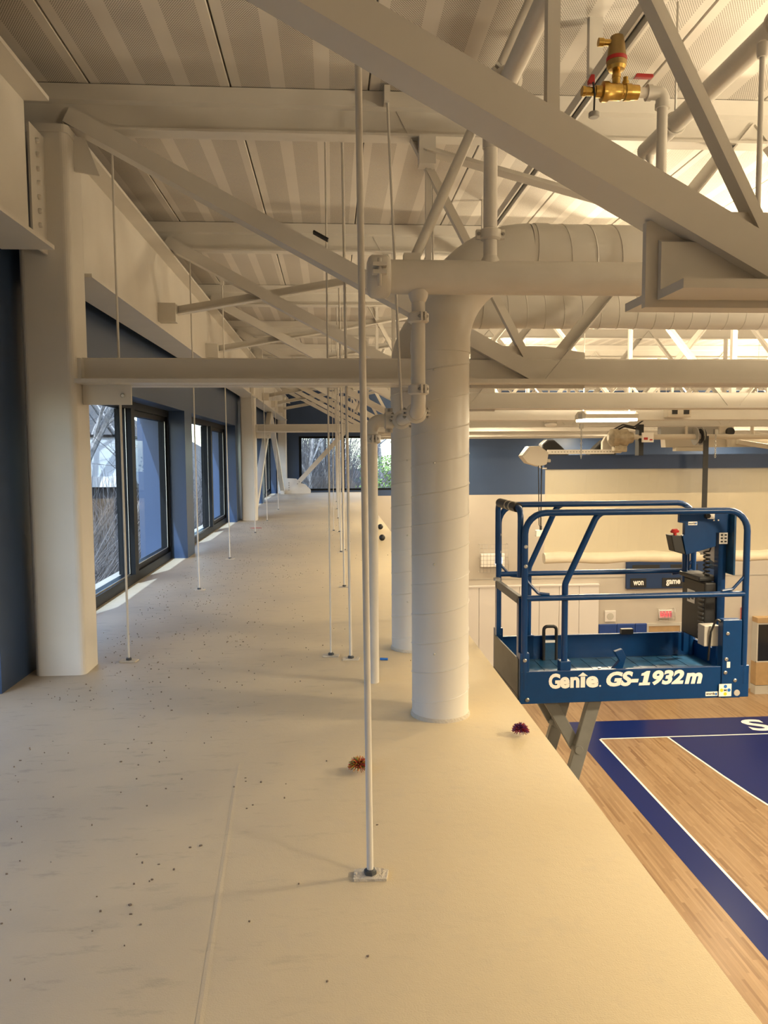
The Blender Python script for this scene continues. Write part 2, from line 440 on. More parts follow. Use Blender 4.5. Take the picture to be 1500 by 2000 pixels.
# --- far wall: blue above ledge level, cream below, window at the end of the ledge
wf = struct('wall_far')
FX0, FX1, FZ0, FZ1 = -1.13, 3.2, .06, 1.93
mb = MB()
mb.box(-2.72, FX0, FAR, FAR + .35, -.14, 3.75).box(FX1, XR, FAR, FAR + .35, -.14, 3.75).box(FX0, FX1, FAR, FAR + .35, FZ1, 3.75).box(FX0, FX1, FAR, FAR + .35, -.14, FZ0)
mb.build('wall_face', 'wall_blue', wf)
MB().box(-2.72, XR, FAR, FAR + .35, HG, -.14).build('lower_wall', 'wall_tan', wf)
MB().box(4.6, XR, FAR - .012, FAR, -3.14, -3.12).build('wall_reveal', 'grey_mid', wf)
wi = struct('window_6', (0, FAR + .1, 0))
fb = MB().box(FX0, FX1, -.05, .05, FZ0, FZ0 + .07).box(FX0, FX1, -.05, .05, FZ1 - .07, FZ1)
for xx in (FX0, 1.95 - 1.52 - .07, FX1 - .09): fb.box(xx, xx + (.14 if xx == .36 else .09), -.05, .05, FZ0 + .07, FZ1 - .07)
fb.build('window_frame', 'black_frame', wi)
MB().box(FX0 + .09, .36, -.003, .003, FZ0 + .07, FZ1 - .07).build('pane', 'glass', wi)
MB().box(.50, FX1 - .09, -.003, .003, FZ0 + .07, FZ1 - .07).build('pane', 'glass', wi)

we = struct('wall_ledge'); MB().box(.80, .97, BACK, FAR, HG, -.30).build('wall_face', 'wall_tan', we)
wr = struct('wall_right'); MB().box(XR, XR + .3, BACK, FAR + .3, HG, 3.75).build('wall_face', 'wall_tan', wr)
wb = struct('wall_back'); MB().box(-2.72, XR, BACK - .3, BACK, HG, 3.75).build('wall_face', 'wall_tan', wb)
bb = struct('baseboard_far'); MB().box(9.5, XR, FAR - .02, FAR, HG, HG + .12).build('base_strip', 'wood', bb)

# --- ceiling: perforated deck panels with recessed joints
ce = struct('ceiling')
MB().box(-2.72, XR, BACK, FAR + .3, ZD + .06, ZD + .21).build('roof_slab', 'steel', ce)
PW = .827; X0 = -1.408 - PW
pm = {}
ycuts = [BACK, 4.88, 15.76, FAR]
for j in range(3):
    L = ycuts[j + 1] - ycuts[j]
    me = None
    for i in range(36):
        x = X0 + PW * i
        if x > XR: break
        if me is None:
            p = MB()
            pts = [(.005, .05), (.005, .004), (.009, .0), (PW - .009, 0), (PW - .005, .004), (PW - .005, .05)]
            p.prism(pts, 0, L)
            o = p.build('deck_panel', 'deck', ce, loc=(x, ycuts[j], ZD)); me = o.data
        else:
            o = bpy.data.objects.new('deck_panel', me); COL.objects.link(o); o.parent = ce; o.location = (x, ycuts[j], ZD)

# ================================================================== STEEL FRAME
ORD = ['nearest', 'second', 'third', 'fourth', 'fifth', 'sixth', 'seventh', 'eighth', 'ninth', 'tenth', 'eleventh']
# ---- columns
def bolt(mb, p, ax, r=.012, t=.012, n=8): mb.lathe(p, ax, [(0, r), (t * .6, r), (t, r * .6)], n)
def make_column(y, label):
    c = thing('steel_column', label, 'column', (-1.675, y, 0), 0, 'white columns along the window wall')
    p = rrect(.152, .142, .038, 5)
    MB().prism(p, 0, 3.22, 'z').build('shaft', 'column', c)
    MB().prism(rrect(.16, .15, .03), 3.22, 3.265, 'z').build('cap_plate', 'column', c)
    s = MB().prism([(-.135, 2.52), (-.135, 3.19), (.0, 3.19), (.0, 2.52)], 0, .012, 'x')
    MB().box(.012, .024, -.36, -.13, 2.52, 3.19).build('splice_plate', 'steel', c)
    b = MB()
    for k in range(8): bolt(b, (.024, -.26, 2.58 + k * .078), (1, 0, 0), .016, .018)
    b.build('bolt_row', 'steel', c)
    g = MB().prism([(.12, 3.05), (.30, 3.02), (.22, 3.24), (.0, 3.27)], -.015, .0); g.build('gusset', 'steel', c)
    return c
make_column(4.88, 'thick white steel column with rounded corners beside the first tall window')
make_column(15.76, 'white steel column halfway down the ledge, beyond the second tall window')
make_column(26.30, 'white steel column standing in the far corner by the end window')

# ---- edge beams along the window wall
def ibeam(mb, A, B, w_, h, tf, tw, up=(0, 0, 1)):
    a = w_ / 2
    prof = [(-a, 0), (a, 0), (a, tf), (tw / 2, tf), (tw / 2, h - tf), (a, h - tf), (a, h), (-a, h), (-a, h - tf), (-tw / 2, h - tf), (-tw / 2, tf), (-a, tf)]
    return mb.sweep(A, B, prof, up)
for i, (a, b, lab) in enumerate(((BACK + .1, 4.38, 'deep white edge beam overhead at the near left, ending short of the first column'),
                                 (5.03, 15.61, 'deep white edge beam over the first tall windows, between the first two columns'),
                                 (15.92, 26.14, 'deep white edge beam at the far end, beyond the second column'))):
    e = thing('edge_beam', lab, 'beam', (-1.63, a, 2.46), 0, 'edge beams along the window wall')
    ibeam(MB(), (0, 0, 0), (0, b - a, 0), .28, .80, .022, .016).build('beam_section', 'steel', e)

# ---- roof trusses
B0, T0, PAN = 1.30, 2.68, 2.76
def lprof(a, b, t):  # angle: leg a sideways, leg b up
    return [(-a / 2, -b / 2), (a / 2, -b / 2), (a / 2, -b / 2 + t), (-a / 2 + t, -b / 2 + t), (-a / 2 + t, b / 2), (-a / 2, b / 2)]
def uprof(a, b, t):
    return [(-a / 2, -b / 2), (a / 2, -b / 2), (a / 2, b / 2), (a / 2 - t, b / 2), (a / 2 - t, -b / 2 + t), (-a / 2 + t, -b / 2 + t), (-a / 2 + t, b / 2), (-a / 2, b / 2)]
def make_truss():
    t = thing('roof_truss', 'truss', 'truss', (0, 0, 0), 0, 'white roof trusses across the gym')
    tc = MB()
    prof = [(-.06, 3.275), (.06, 3.275), (.06, 3.29), (.022, 3.29), (.022, 3.43), (.055, 3.445), (.055, 3.535), (-.055, 3.535), (-.055, 3.445), (-.022, 3.43), (-.022, 3.29), (-.06, 3.29)]
    tc.prism([(p[0], p[1]) for p in prof], -1.86, XR - .1, 'x').build('top_chord', 'steel', t)
    for s in (-1, 1):
        lp = [(s * .014, 1.775), (s * .175, 1.775), (s * .175, 1.80), (s * .034, 1.80), (s * .034, 1.93), (s * .014, 1.94)]
        MB().prism(lp, .92 if s < 0 else .90, XR - .1, 'x').build('bottom_chord', 'steel', t)
    MB().prism([(.885, 1.755), (1.62, 1.755), (1.62, 1.98), (1.36, 2.02), (.985, 2.02), (.885, 1.99)], -.012, .012).build('gusset_plate', 'steel', t)
    MB().sweep((-1.54, 0, 3.355), (1.30, 0, 1.835), uprof(.15, .10, .012), (0, 0, 1)).build('end_diagonal', 'steel', t)
    MB().sweep((.44, .0, 3.45), (1.26, .0, 1.93), lprof(.055, .06, .008), (1, 0, 0)).build('web_member', 'steel', t)
    MB().sweep((.615, .0, 2.28), (.615, .0, 3.30), lprof(.035, .035, .006), (1, 0, 0)).build('post', 'steel', t)
    first = None
    for k in range(9):
        b = B0 + PAN * k; tp = T0 + PAN * k
        if tp > XR - .6: break
        segs = [((b + .04, 0, 1.83), (tp - .03, 0, 3.42)), ((tp + .03, 0, 3.42), (b + PAN - .04, 0, 1.83))]
        for (A, B) in segs:
            if B[0] > XR - .3: continue
            MB().sweep(A, B, lprof(.085, .07, .010), (0, 0, 1)).build('web_member', 'steel', t)
        if k: MB().sweep((b, 0, 1.85), (b, 0, 3.30), lprof(.05, .05, .008), (1, 0, 0)).build('post', 'steel', t)
    return t
TY = [2.16 + 2.72 * k for k in range(-1, 9)]
truss0 = make_truss()
LT = {0: 'white roof truss behind and above the camera', 1: 'nearest white roof truss, its big diagonal cutting across the picture above the sprinkler main',
      2: 'white roof truss at the first column, its bottom chord reaching over the ledge',
      6: 'white roof truss at the second column, its slim bottom chord reaching that column'}
trusses = []
for i, y in enumerate(TY):
    t = truss0 if i == 0 else copy_tree(truss0)
    t.location = (0, y, 0)
    t['label'] = LT.get(i, 'white roof truss over the gym, %s in depth from the camera' % ORD[i])
    trusses.append(t)
for i, ycol in ((2, 4.88), (6, 15.76)):
    t = trusses[i]
    for s in (-1, 1):
        lp = [(s * .014, 1.775), (s * .175, 1.775), (s * .175, 1.80), (s * .034, 1.80), (s * .034, 1.93), (s * .014, 1.94)]
        MB().prism(lp, -1.515, .92, 'x').build('chord_extension', 'steel', t)
    pl = MB().box(-1.52, -1.23, -.012, .012, 1.655, 1.775).build('connection_plate', 'steel', t)
    b = MB(); bolt(b, (-1.28, -.012, 1.71), (0, -1, 0), .014, .012); b.build('bolt', 'zinc', pl)
    MB().box(-1.53, -1.50, -.09, .09, 1.80, 1.93).build('end_plate', 'steel', t)
    if i == 2: MB().sweep((-.10, -.06, 2.69), (-.01, -.06, 2.642), [(-.03, 0), (.03, 0), (.03, .012), (-.03, .012)], (0, 0, 1)).build('dark_shim', 'black', t)

# ---- kicker braces from the edge beam up to the trusses
kb = None
for i in (3, 4, 5, 7, 8, 9):
    y = TY[i]
    if kb is None:
        kb = thing('kicker_brace', 'x', 'brace', (0, y, 0), 0, 'kicker braces from edge beam to trusses')
        MB().sweep((-1.60, 0, 2.70), (1.42, 0, 3.24), lprof(.09, .09, .010), (0, 0, 1)).build('brace_angle', 'steel', kb)
        MB().box(-1.622, -1.46, -.10, .02, 2.60, 2.775).build('bracket_plate', 'steel', kb)
        o = kb
    else:
        o = copy_tree(kb); o.location = (0, y, 0)
    o['label'] = 'white angle brace rising gently from the edge beam, %s from the camera' % ORD[(3, 4, 5, 7, 8, 9).index(i)]
ds = thing('strut', 'short grey-white strut sloping down to the right behind the big diagonal', 'brace', (.60, 4.80, 3.20))
MB().sweep((0, 0, 0), (1.30, 0, -.33), lprof(.10, .06, .008), (0, 0, 1)).build('strut_angle', 'steel', ds)
MB().box(-.05, .05, -.02, .08, -.10, .07).build('bracket', 'steel', ds)

# ---- chevron bracing along the window wall and cross brace at the far window
def flatbar(name, A, B, w_, t_, parent, up, m='steel'): return MB().sweep(A, B, [(-t_ / 2, -w_ / 2), (t_ / 2, -w_ / 2), (t_ / 2, w_ / 2), (-t_ / 2, w_ / 2)], up).build(name, m, parent)
for A, B, lab in (((0, 16.35, .12), (0, 20.9, 2.40), 'leaning white wall brace rising from the second column foot'),
                  ((0, 25.9, .12), (0, 21.1, 2.40), 'leaning white wall brace rising from the far corner column foot')):
    wbz = thing('wall_brace', lab, 'brace', (-1.66, 0, 0), 0, 'chevron braces along the window wall')
    MB().sweep(A, B, rrect(.07, .07, .012, 2), (1, 0, 0)).build('brace_tube', 'steel', wbz)
    MB().box(-.06, .06, A[1] - .16, A[1] + .16, 0, .14).build('base_plate', 'steel', wbz)
xb = thing('cross_brace', 'white flat diagonal brace crossing the far end window from a floor gusset', 'brace', (0, 26.0, 0))
flatbar('brace_bar', (-1.22, 0, .28), (.62, 0, 2.25), .15, .03, xb, (0, 0, 1))
gp = MB().prism([(-1.58, 0), (-.72, 0), (-.72, .12), (-.90, .30), (-1.08, .36), (-1.20, .50), (-1.58, .52)], .02, .045).build('gusset_plate', 'steel', xb)
b = MB()
for dx, dz in ((-1.16, .33), (-1.10, .40), (-1.45, .12), (-1.45, .2), (-1.45, .28), (-1.45, .36)): bolt(b, (dx, .02 if dx < -1.3 else -.015, dz), (0, -1, 0), .02, .02)
b.build('bolts', 'grey_mid', xb)
# ---- unistrut along the deck
us = thing('strut_channel', 'slotted steel strut channel under the deck running back above the valve', 'channel', (1.36, -1.0, 3.20))
MB().sweep((0, 0, 0), (0, 9.2, 0), [(-.03, 0), (-.03, .06), (.03, .06), (.03, 0), (.018, 0), (.018, .045), (-.018, .045), (-.018, 0)], (0, 0, 1)).build('channel', 'steel', us)
MB().box(-.017, .017, 0, 9.2, .036, .046).build('slot_dark_strip', 'dark_grey', us)  # dark strip put in for the dark inside of the channel
for yy in (2.5, 5.0, 7.8): MB().box(-.035, .035, yy - .02, yy + .02, .06, .34).build('hanger_clip', 'steel', us)

# ---- hanger rods standing on the ledge
def rod(name, base, top, r, label, group, plate=True):
    h = thing(name, label, 'rod', base, 0, group)
    d = Vector(top) - Vector(base)
    MB().tube([(0, 0, 0), d], r, 10).build('rod', 'steel', h)
    if plate:
        MB().prism([(-.055, -.03), (.05, -.035), (.06, .02), (.01, .04), (-.05, .03)], 0, .008, 'z').build('floor_plate', 'putty', h)
        MB().lathe((0, 0, .008), (0, 0, 1), [(0, .02), (.012, .02), (.016, .012)], 6).build('nut', 'dark_grey', h)
    MB().box(d.x - .02, d.x + .02, -.02 + d.y, .03 + d.y, d.z - .05, d.z).build('top_clamp', 'steel', h)
    return h
RY = [2.36, 4.96, 7.68, 10.4, 13.1, 15.84, 18.56, 21.28]
for i, y in enumerate(RY):
    rod('hanger_rod', (.108 + .002 * i, y, 0), (.085, y, 3.53 if i else 3.25), .0105 if i == 0 else .009, 'thin white hanger rod rising from the ledge on the duct side, %s from the camera' % ORD[i], 'hanger rods on the duct side', True)
for i, y in enumerate((5.04, 7.66, 9.9, 13.1, 15.4, 18.5)):
    rod('hanger_rod', (-1.34 + .01 * i, y, 0), (-1.345, y, 3.5), .0075, 'thin white hanger rod rising from the ledge on the window side, %s from the camera' % ORD[i], 'hanger rods on the window side', True)
for i, (x, y) in enumerate(((.66, 5.0), (-.02, 5.05), (.16, 10.6), (.02, 13.3))):
    rod('hanger_rod', (x, y, 2.0 if i == 0 else 0), (x, y, 3.5), .006, ['thin hanger wire dropping from the roof just left of the upright riser pipe', 'thin wire rod beside the second duct-side rod, a little to its left', 'extra thin rod beside the fourth duct-side rod', 'extra thin rod beside the fifth duct-side rod'][i], 'thin spare rods', i != 0)
# ================================================================== DUCTS
def make_duct(y, label):
    d = thing('spiral_duct', label, 'duct', (.547, y, 0), 0, 'white spiral ducts')
    r, R, zc = .146, .44, 2.333
    MB().tube([(0, 0, 0), (0, 0, zc - R)], r, 40).build('riser', 'duct', d)
    el = [(R - R * math.cos(a), 0, zc - R + R * math.sin(a)) for a in [PI / 2 * k / 14 for k in range(15)]]
    MB().tube(el, r + .002, 40, caps=False).build('elbow', 'duct', d)
    MB().tube([(R, 0, zc), (9.0, 0, zc)], r, 40).build('horizontal_run', 'duct', d)
    pitch = .150
    pts = [(r * math.cos(a) * 1.002, r * math.sin(a) * 1.002, pitch * a / (2 * PI)) for a in [2 * PI * k / 26 for k in range(int(26 * (zc - R - .05) / pitch))]]
    MB().tube(pts, .0036, 5).build('seam', 'duct', d)
    p2 = .125
    pts = [(R + .12 + p2 * a / (2 * PI), r * 1.002 * math.cos(a), zc + r * 1.002 * math.sin(a)) for a in [2 * PI * k / 22 for k in range(int(22 * 6.0 / p2))]]
    MB().tube(pts, .0036, 5).build('seam', 'duct', d)
    for tz in (zc - R - .02,): MB().tube([(0, 0, tz - .03), (0, 0, tz + .03)], r + .004, 40).build('collar', 'duct', d)
    MB().tube([(R + .02, 0, zc), (R + .09, 0, zc)], r + .004, 40).build('collar', 'duct', d)
    MB().lathe((0, 0, 0), (0, 0, 1), [(0, r + .008), (.012, r + .006), (.018, r)], 40).build('base_sealant', 'putty', d)
    b = MB()
    for z in (.35, .8, 1.3, 1.75): bolt(b, (-.05, -r * .94, z), (0, -1, 0), .006, .005)
    b.build('screws', 'zinc', d)
    return d
make_duct(3.87, 'white spiral duct nearest the camera, rising from the ledge and turning over the gym')
make_duct(5.22, 'second white spiral duct, partly hidden behind the nearer one')

# ================================================================== SPRINKLER PIPING
sp = thing('sprinkler_piping', 'white sprinkler main with capped end, drop pipe and riser in front of the near duct', 'pipe', (.23, 4.442, 0))
O = Vector((-.23, -4.442, 0))
def S(*p): return tuple(Vector(p) + O)
MB().tube([S(.19, 3.5, 2.135), S(1.52, 3.5, 2.135)], .0745, 32).build('main_pipe', 'pipe', sp)
cp = MB().lathe(S(.165, 3.5, 2.135), (1, 0, 0), [(0, .060), (.008, .083), (.022, .094), (.085, .094), (.100, .083), (.104, .076)], 32).build('end_cap_coupling', 'pipe', sp)
def coupling(c, ax, r, name='coupling', ears=(0, -1, 0)):
    c = Vector(c); ax = Vector(ax).normalized(); e = Vector(ears); e = (e - ax * e.dot(ax)).normalized(); q = ax.cross(e)
    h = r * .74
    o = MB().lathe(c - ax * h, ax, [(0, r * 1.08), (h * .3, r * 1.44), (h * 1.7, r * 1.44), (h * 2, r * 1.08)], 24).build(name, 'pipe', sp)
    for s in (-1, 1):
        lug = MB(); bt = MB()
        A = c + e * s * r * 1.15
        lug.sweep(A, A + e * s * r * .75, [(-h * .8, -r * .42), (h * .8, -r * .42), (h * .8, -r * .14), (-h * .8, -r * .14)], q)
        lug.sweep(A, A + e * s * r * .75, [(-h * .8, r * .14), (h * .8, r * .14), (h * .8, r * .42), (-h * .8, r * .42)], q)
        lug.build('bolt_lug', 'pipe', o)
        P = c + e * s * r * 1.62
        bt.tube([P - q * r * .75, P + q * r * .75], r * .13, 8); bt.lathe(P + q * r * .45, q, [(0, r * .24), (r * .18, r * .24)], 6); bt.lathe(P - q * r * .6, q, [(0, r * .24), (r * .18, r * .24)], 6)
        bt.build('bolt', 'grey_mid', o)
    return o
# lugs of the end cap
lug = MB()
for dz in (-.016, .016): lug.box(.185 - .23, .245 - .23, 3.5 - .135 - 4.442, 3.5 - .085 - 4.442, 2.145 + dz - .008, 2.145 + dz + .008)
lug.tube([S(.215, 3.385, 2.07), S(.215, 3.385, 2.19)], .009, 8)
lug.build('bolt_lug', 'pipe', cp)
MB().lathe(S(.396, 3.5, 2.075), (0, 0, -1), [(0, .048), (.03, .042), (.05, .033)], 24).build('outlet_tee', 'pipe', sp)
MB().tube([S(.396, 3.5, 2.03), S(.396, 3.5, 1.63)], .031, 24).build('drop_pipe', 'pipe', sp)
coupling(S(.396, 3.5, 1.955), (0, 0, 1), .033, ears=(.3, -1, 0)); coupling(S(.396, 3.5, 1.635), (0, 0, 1), .033, ears=(.3, -1, 0))
run = fillet([S(.396, 3.5, 1.66), S(.396, 3.5, 1.535), S(.396, 4.442, 1.535)], [0, .07, 0], 8)
MB().tube(run, .033, 24).build('elbow_run', 'pipe', sp)
coupling(S(.396, 3.60, 1.535), (0, 1, 0), .034, ears=(1, 0, 0))
run = fillet([S(.396, 4.37, 1.535), S(.396, 4.442, 1.535), S(.23, 4.442, 1.535), S(.23, 4.442, 1.42)], [0, .03, .09, 0], 8)
MB().tube(run, .037, 24).build('elbow_run', 'pipe', sp)
coupling(S(.33, 4.442, 1.535), (1, 0, 0), .037, ears=(0, 0, 1)); coupling(S(.23, 4.442, 1.43), (0, 0, 1), .037, ears=(.2, -1, 0)); coupling(S(.396, 4.36, 1.535), (0, 1, 0), .036, ears=(1, 0, -.3))
MB().tube([S(.23, 4.442, 1.45), S(.23, 4.442, 0)], .034, 24).build('floor_pipe', 'pipe', sp)
# riser at the middle with lugged coupling
MB().tube([S(.722, 3.5, 2.19), S(.722, 3.5, 2.74)], .031, 24).build('riser_pipe', 'pipe', sp)
MB().lathe(S(.722, 3.5, 2.195), (0, 0, 1), [(0, .045), (.02, .04), (.035, .031)], 24).build('outlet_tee', 'pipe', sp)
coupling(S(.722, 3.5, 2.325), (0, 0, 1), .034, ears=(1, 0, 0))
el = fillet([S(.722, 3.5, 2.70), S(.722, 3.5, 2.80), S(.705, 3.30, 2.80)], [0, .07, 0], 8)
MB().tube(el, .036, 24).build('elbow', 'pipe', sp)
MB().tube([S(.705, 3.34, 2.80), S(.70, -2.0, 2.80)], .037, 24).build('branch_pipe', 'pipe', sp)
coupling(S(.703, 3.10, 2.80), (0, 1, 0), .04, ears=(1, 0, -1))
# end flange and valve riser on the right
MB().lathe(S(1.47, 3.5, 2.135), (1, 0, 0), [(0, .078), (.01, .088), (.06, .088), (.07, .07)], 32).build('end_flange', 'pipe', sp)
MB().tube([S(1.505, 3.5, 2.19), S(1.505, 3.5, 2.93)], .0235, 20).build('vent_riser', 'pipe', sp)
MB().lathe(S(1.505, 3.5, 2.205), (0, 0, 1), [(0, .040), (.03, .040), (.04, .034), (.055, .034), (.06, .026)], 8).build('bushing', 'pipe', sp)
MB().tube(fillet([S(1.505, 3.5, 2.90), S(1.505, 3.5, 2.957), S(1.44, 3.5, 2.957)], [0, .03, 0], 6), .030, 20).build('elbow', 'pipe', sp)
MB().lathe(S(1.505, 3.5, 2.89), (0, 0, 1), [(0, .033), (.022, .033)], 20).build('elbow_collar', 'pipe', sp)
MB().lathe(S(1.45, 3.5, 2.957), (-1, 0, 0), [(0, .035), (.02, .035)], 20).build('elbow_collar', 'pipe', sp)
MB().tube([S(1.45, 3.5, 2.957), S(1.385, 3.5, 2.957)], .022, 20).build('nipple', 'decal', sp)

# brass air vent valve
va = thing('air_vent_valve', 'brass ball valve and air vent with red handle on a white pipe end', 'valve', (1.29, 3.5, 2.957))
MB().lathe((.10, 0, 0), (-1, 0, 0), [(0, .031), (.035, .033), (.036, .036), (.06, .036), (.065, .031), (.075, .031), (.08, .036), (.13, .036), (.14, .043), (.165, .043), (.168, .03)], 24).build('valve_body', 'brass', va)
MB().lathe((-.066, 0, 0), (-1, 0, 0), [(0, .026), (.03, .026), (.032, .019), (.075, .019), (.077, .022), (.09, .022)], 20).build('side_outlet', 'brass', va)
MB().lathe((.0, 0, .03), (0, 0, 1), [(0, .018), (.03, .018), (.032, .02), (.045, .02), (.05, .017), (.062, .017), (.064, .035), (.08, .043)], 20).build('vent_neck', 'brass', va)
MB().lathe((.0, 0, .108), (0, 0, 1), [(0, .043), (.022, .0445), (.022, .043), (.034, .043), (.05, .041), (.09, .036), (.13, .028), (.135, .02)], 24).build('vent_body', 'brass_dull', va)
MB().lathe((.0, 0, .131), (0, 0, 1), [(0, .0455), (.016, .0455)], 24).build('red_ring', 'red', va)
MB().lathe((-.01, 0, .212), (-1, 0, 0), [(0, .013), (.05, .014), (.052, .018), (.075, .018)], 16).build('vent_outlet', 'brass', va)
MB().lathe((.043, 0, .03), (0, 0, 1), [(0, .015), (.018, .015), (.02, .011), (.035, .011)], 14).build('valve_stem', 'brass', va)
hd = MB().prism([(.04, .05), (.07, .052), (.085, .068), (.085, .074), (.065, .058), (.04, .056)], -.008, .008).build('handle_arm', 'zinc', va)
MB().prism([(.08, .062), (.09, .080), (.165, .078), (.168, .066), (.16, .062)], -.012, .012).build('handle_grip', 'red', va, bevel=.003)
MB().prism([(-.128, .028), (-.100, .028), (-.102, .070), (-.118, .070), (-.13, .045)], -.012, .012).build('drain_handle', 'red', va, bevel=.003)
MB().tube([(-.112, -.02, .03), (-.106, -.024, -.02), (-.108, -.024, -.10)], .0045, 8).build('cap_strap', 'black', va)
MB().lathe((-.108, -.024, -.10), (0, 0, -1), [(0, .021), (.003, .024), (.02, .024), (.023, .02)], 18).build('drain_cap', 'grey_mid', va)

# second pipe along the roof at the right
rp = thing('branch_pipe', 'long white pipe running back under the deck at the upper right, hung from a clevis', 'pipe', (1.70, 4.15, 2.955))
MB().tube([(0, 0, 0), (0, -7.5, 0)], .046, 24).build('pipe_run', 'pipe', rp)
MB().lathe((0, -.01, 0), (0, 1, 0), [(0, .046), (.02, .046), (.04, .036), (.045, .01)], 24).build('end_cap', 'pipe', rp)
MB().lathe((0, -.05, -.03), (0, 0, -1), [(0, .022), (.03, .022), (.04, .014), (.06, .014), (.065, .02), (.07, .02)], 14).build('sprinkler_head', 'pipe', rp)
for yy in (-.35, -1.22):
    cl = MB().tube([(.05 * math.sin(a), yy, .052 * math.cos(a)) for a in [2 * PI * k / 20 for k in range(20)]], .006, 6, closed=True).build('clevis', 'pipe', rp)
    MB().tube([(0, yy, .05), (0, yy, .57)], .006, 8).build('clevis_rod', 'pipe', cl)
hr = thing('hanger_rod', 'white rod dropping from the pipe clevis at the upper right to the near truss', 'rod', (1.628, 2.90, 1.97))
MB().tube([(0, 0, 0), (0, 0, .89)], .010, 10).build('rod', 'steel', hr)
MB().lathe((0, 0, .85), (0, 0, 1), [(0, .018), (.02, .022), (.05, .022), (.06, .012)], 12).build('swivel', 'steel', hr)
# sway brace, pipe hanger rod
sb = thing('sway_brace', 'slanted round pipe brace rising from the top of the sprinkler main', 'brace', (.376, 3.52, 2.21))
MB().tube([(0, 0, 0), (.60, .10, 1.30)], .0235, 18).build('brace_pipe', 'pipe', sb)
MB().box(-.045, .03, -.03, .03, -.005, .03).build('clamp', 'pipe', sb)
ph = thing('hanger_rod', 'thin rod hung from the roof truss clamp down to the pipe elbow beside the ducts', 'rod', (.40, 4.40, 1.575))
MB().tube([(0, 0, 0), (-.045, .36, 1.89)], .008, 10).build('rod', 'steel', ph)
MB().box(-.065, -.03, .32, .42, 1.86, 1.95).build('beam_clamp', 'steel', ph)
MB().lathe((0, 0, 0), (0, 0, -1), [(0, .012), (.03, .016)], 10).build('ring_nut', 'steel', ph)
sb2 = copy_tree(sb); sb2.location = (.42, 13.3, 2.05); sb2['label'] = 'slanted round pipe brace farther along the roof, seen left of the ducts'

# ================================================================== LUMINAIRES
lam = None
FIRST = [3.6, 4.0, 4.3, 3.3, 3.4, 3.5, 3.5]  # ledge-side row; its unseen near lamps are added close by to brighten the ledge
LX = [3.3, 8.5, 13.7, 18.9, 24.1]; LYS = [-.3, 3.05, 6.4, 9.1, 14.45, 19.8, 25.2]
for iy, y in enumerate(LYS):
    for ix, x in enumerate(LX):
        if ix == 0: x = FIRST[iy]
        elif iy in (1,): continue
        if lam is None:
            lam = thing('high_bay_light', 'x', 'ceiling light', (x, y, 1.74), 0, 'linear high bay lights over the gym')
            MB().prism([(-.20, 0), (.20, 0), (.20, .05), (.10, .09), (-.10, .09), (-.20, .05)], -.32, .32, 'x').build('housing', 'housing', lam)
            for s in (-1, 1): MB().box(-.31, .31, s * .13 - .055, s * .13 + .055, -.03, .0).build('lens', 'led', lam)
            MB().box(-.322, -.27, -.07, .07, .01, .07).build('vent_grille', 'grey_mid', lam)
            for s in (-1, 1): MB().tube([(s * .28, 0, .08), (s * .28, 0, 1.78)], .004, 6).build('suspension_wire', 'steel', lam)
            ld = bpy.data.lights.new('lamp_light', 'AREA'); ld.shape = 'RECTANGLE'; ld.size = .62; ld.size_y = .36
            ld.energy = LAMP_W; ld.color = LAMP_COL
            lo = bpy.data.objects.new('lamp_light', ld); COL.objects.link(lo); lo.parent = lam; lo.location = (0, 0, -.04)
            for s in (-1, 1): MB().box(-.29, .29, s * .15 - .03, s * .15 + .03, .074, .082).build('upper_lens', 'led', lam)
            lu = bpy.data.lights.new('lamp_light', 'AREA'); lu.shape = 'RECTANGLE'; lu.size = .58; lu.size_y = .30
            lu.energy = UP_W; lu.color = LAMP_COL
            lo = bpy.data.objects.new('lamp_light', lu); COL.objects.link(lo); lo.parent = lam; lo.location = (0, 0, .10); lo.rotation_euler = (PI, 0, 0)
            o = lam
        else:
            o = copy_tree(lam); o.location = (x, y, 1.74 if (ix == 0 and y < 10) else 1.96)
        o['label'] = 'linear high bay light, %s row from the ledge, %s along the hall' % (ORD[ix].replace('nearest', 'first'), ORD[iy].replace('nearest', 'first'))

# ================================================================== SCISSOR LIFT
LY = math.radians(0.9)
li = thing('scissor_lift', 'raised blue scissor lift platform with guardrails and white lettering beside the ledge', 'lift', (1.335, 5.33, HG), LY)
def lz(z): return z - HG
L_, W_ = 1.715, .84
ZB, ZT, ZR, ZM = lz(-.462), lz(-.225), lz(.918), lz(.305)   # toe bottom, toe top, top rail, mid rail
def tubeb(pts, r, name, m='lift_blue', n=12, f=.12, par=None):
    return MB().tube(fillet(pts, f, 6), r, n).build(name, m, par or li)
MB().box(.02, L_ - .02, .02, W_ - .02, lz(-.40), lz(-.36)).build('deck', 'lift_deck', li)
dp = MB()
for k in range(12): dp.box(.06 + k * .13, .10 + k * .13, .06, W_ - .06, lz(-.36), lz(-.357))
dp.build('tread_strips', 'lift_deck', li)
MB().box(0, L_, 0, .025, ZB, ZT).build('front_toe_panel', 'lift_blue', li, bevel=.004)
MB().box(0, L_, W_ - .025, W_, ZB, lz(-.165)).build('rear_toe_panel', 'lift_blue', li, bevel=.004)
e = MB().box(0, .02, .025, W_ - .025, ZB + .01, ZT + .06).build('end_toe_panel', 'dark_grey', li, bevel=.004)
MB().box(-.012, 0, .03, W_ - .03, ZB - .02, ZB + .05).build('edge_bumper', 'dark_grey', li)
MB().box(L_ - .02, L_, .025, W_ - .025, ZB, ZT).build('end_toe_panel', 'lift_blue', li)
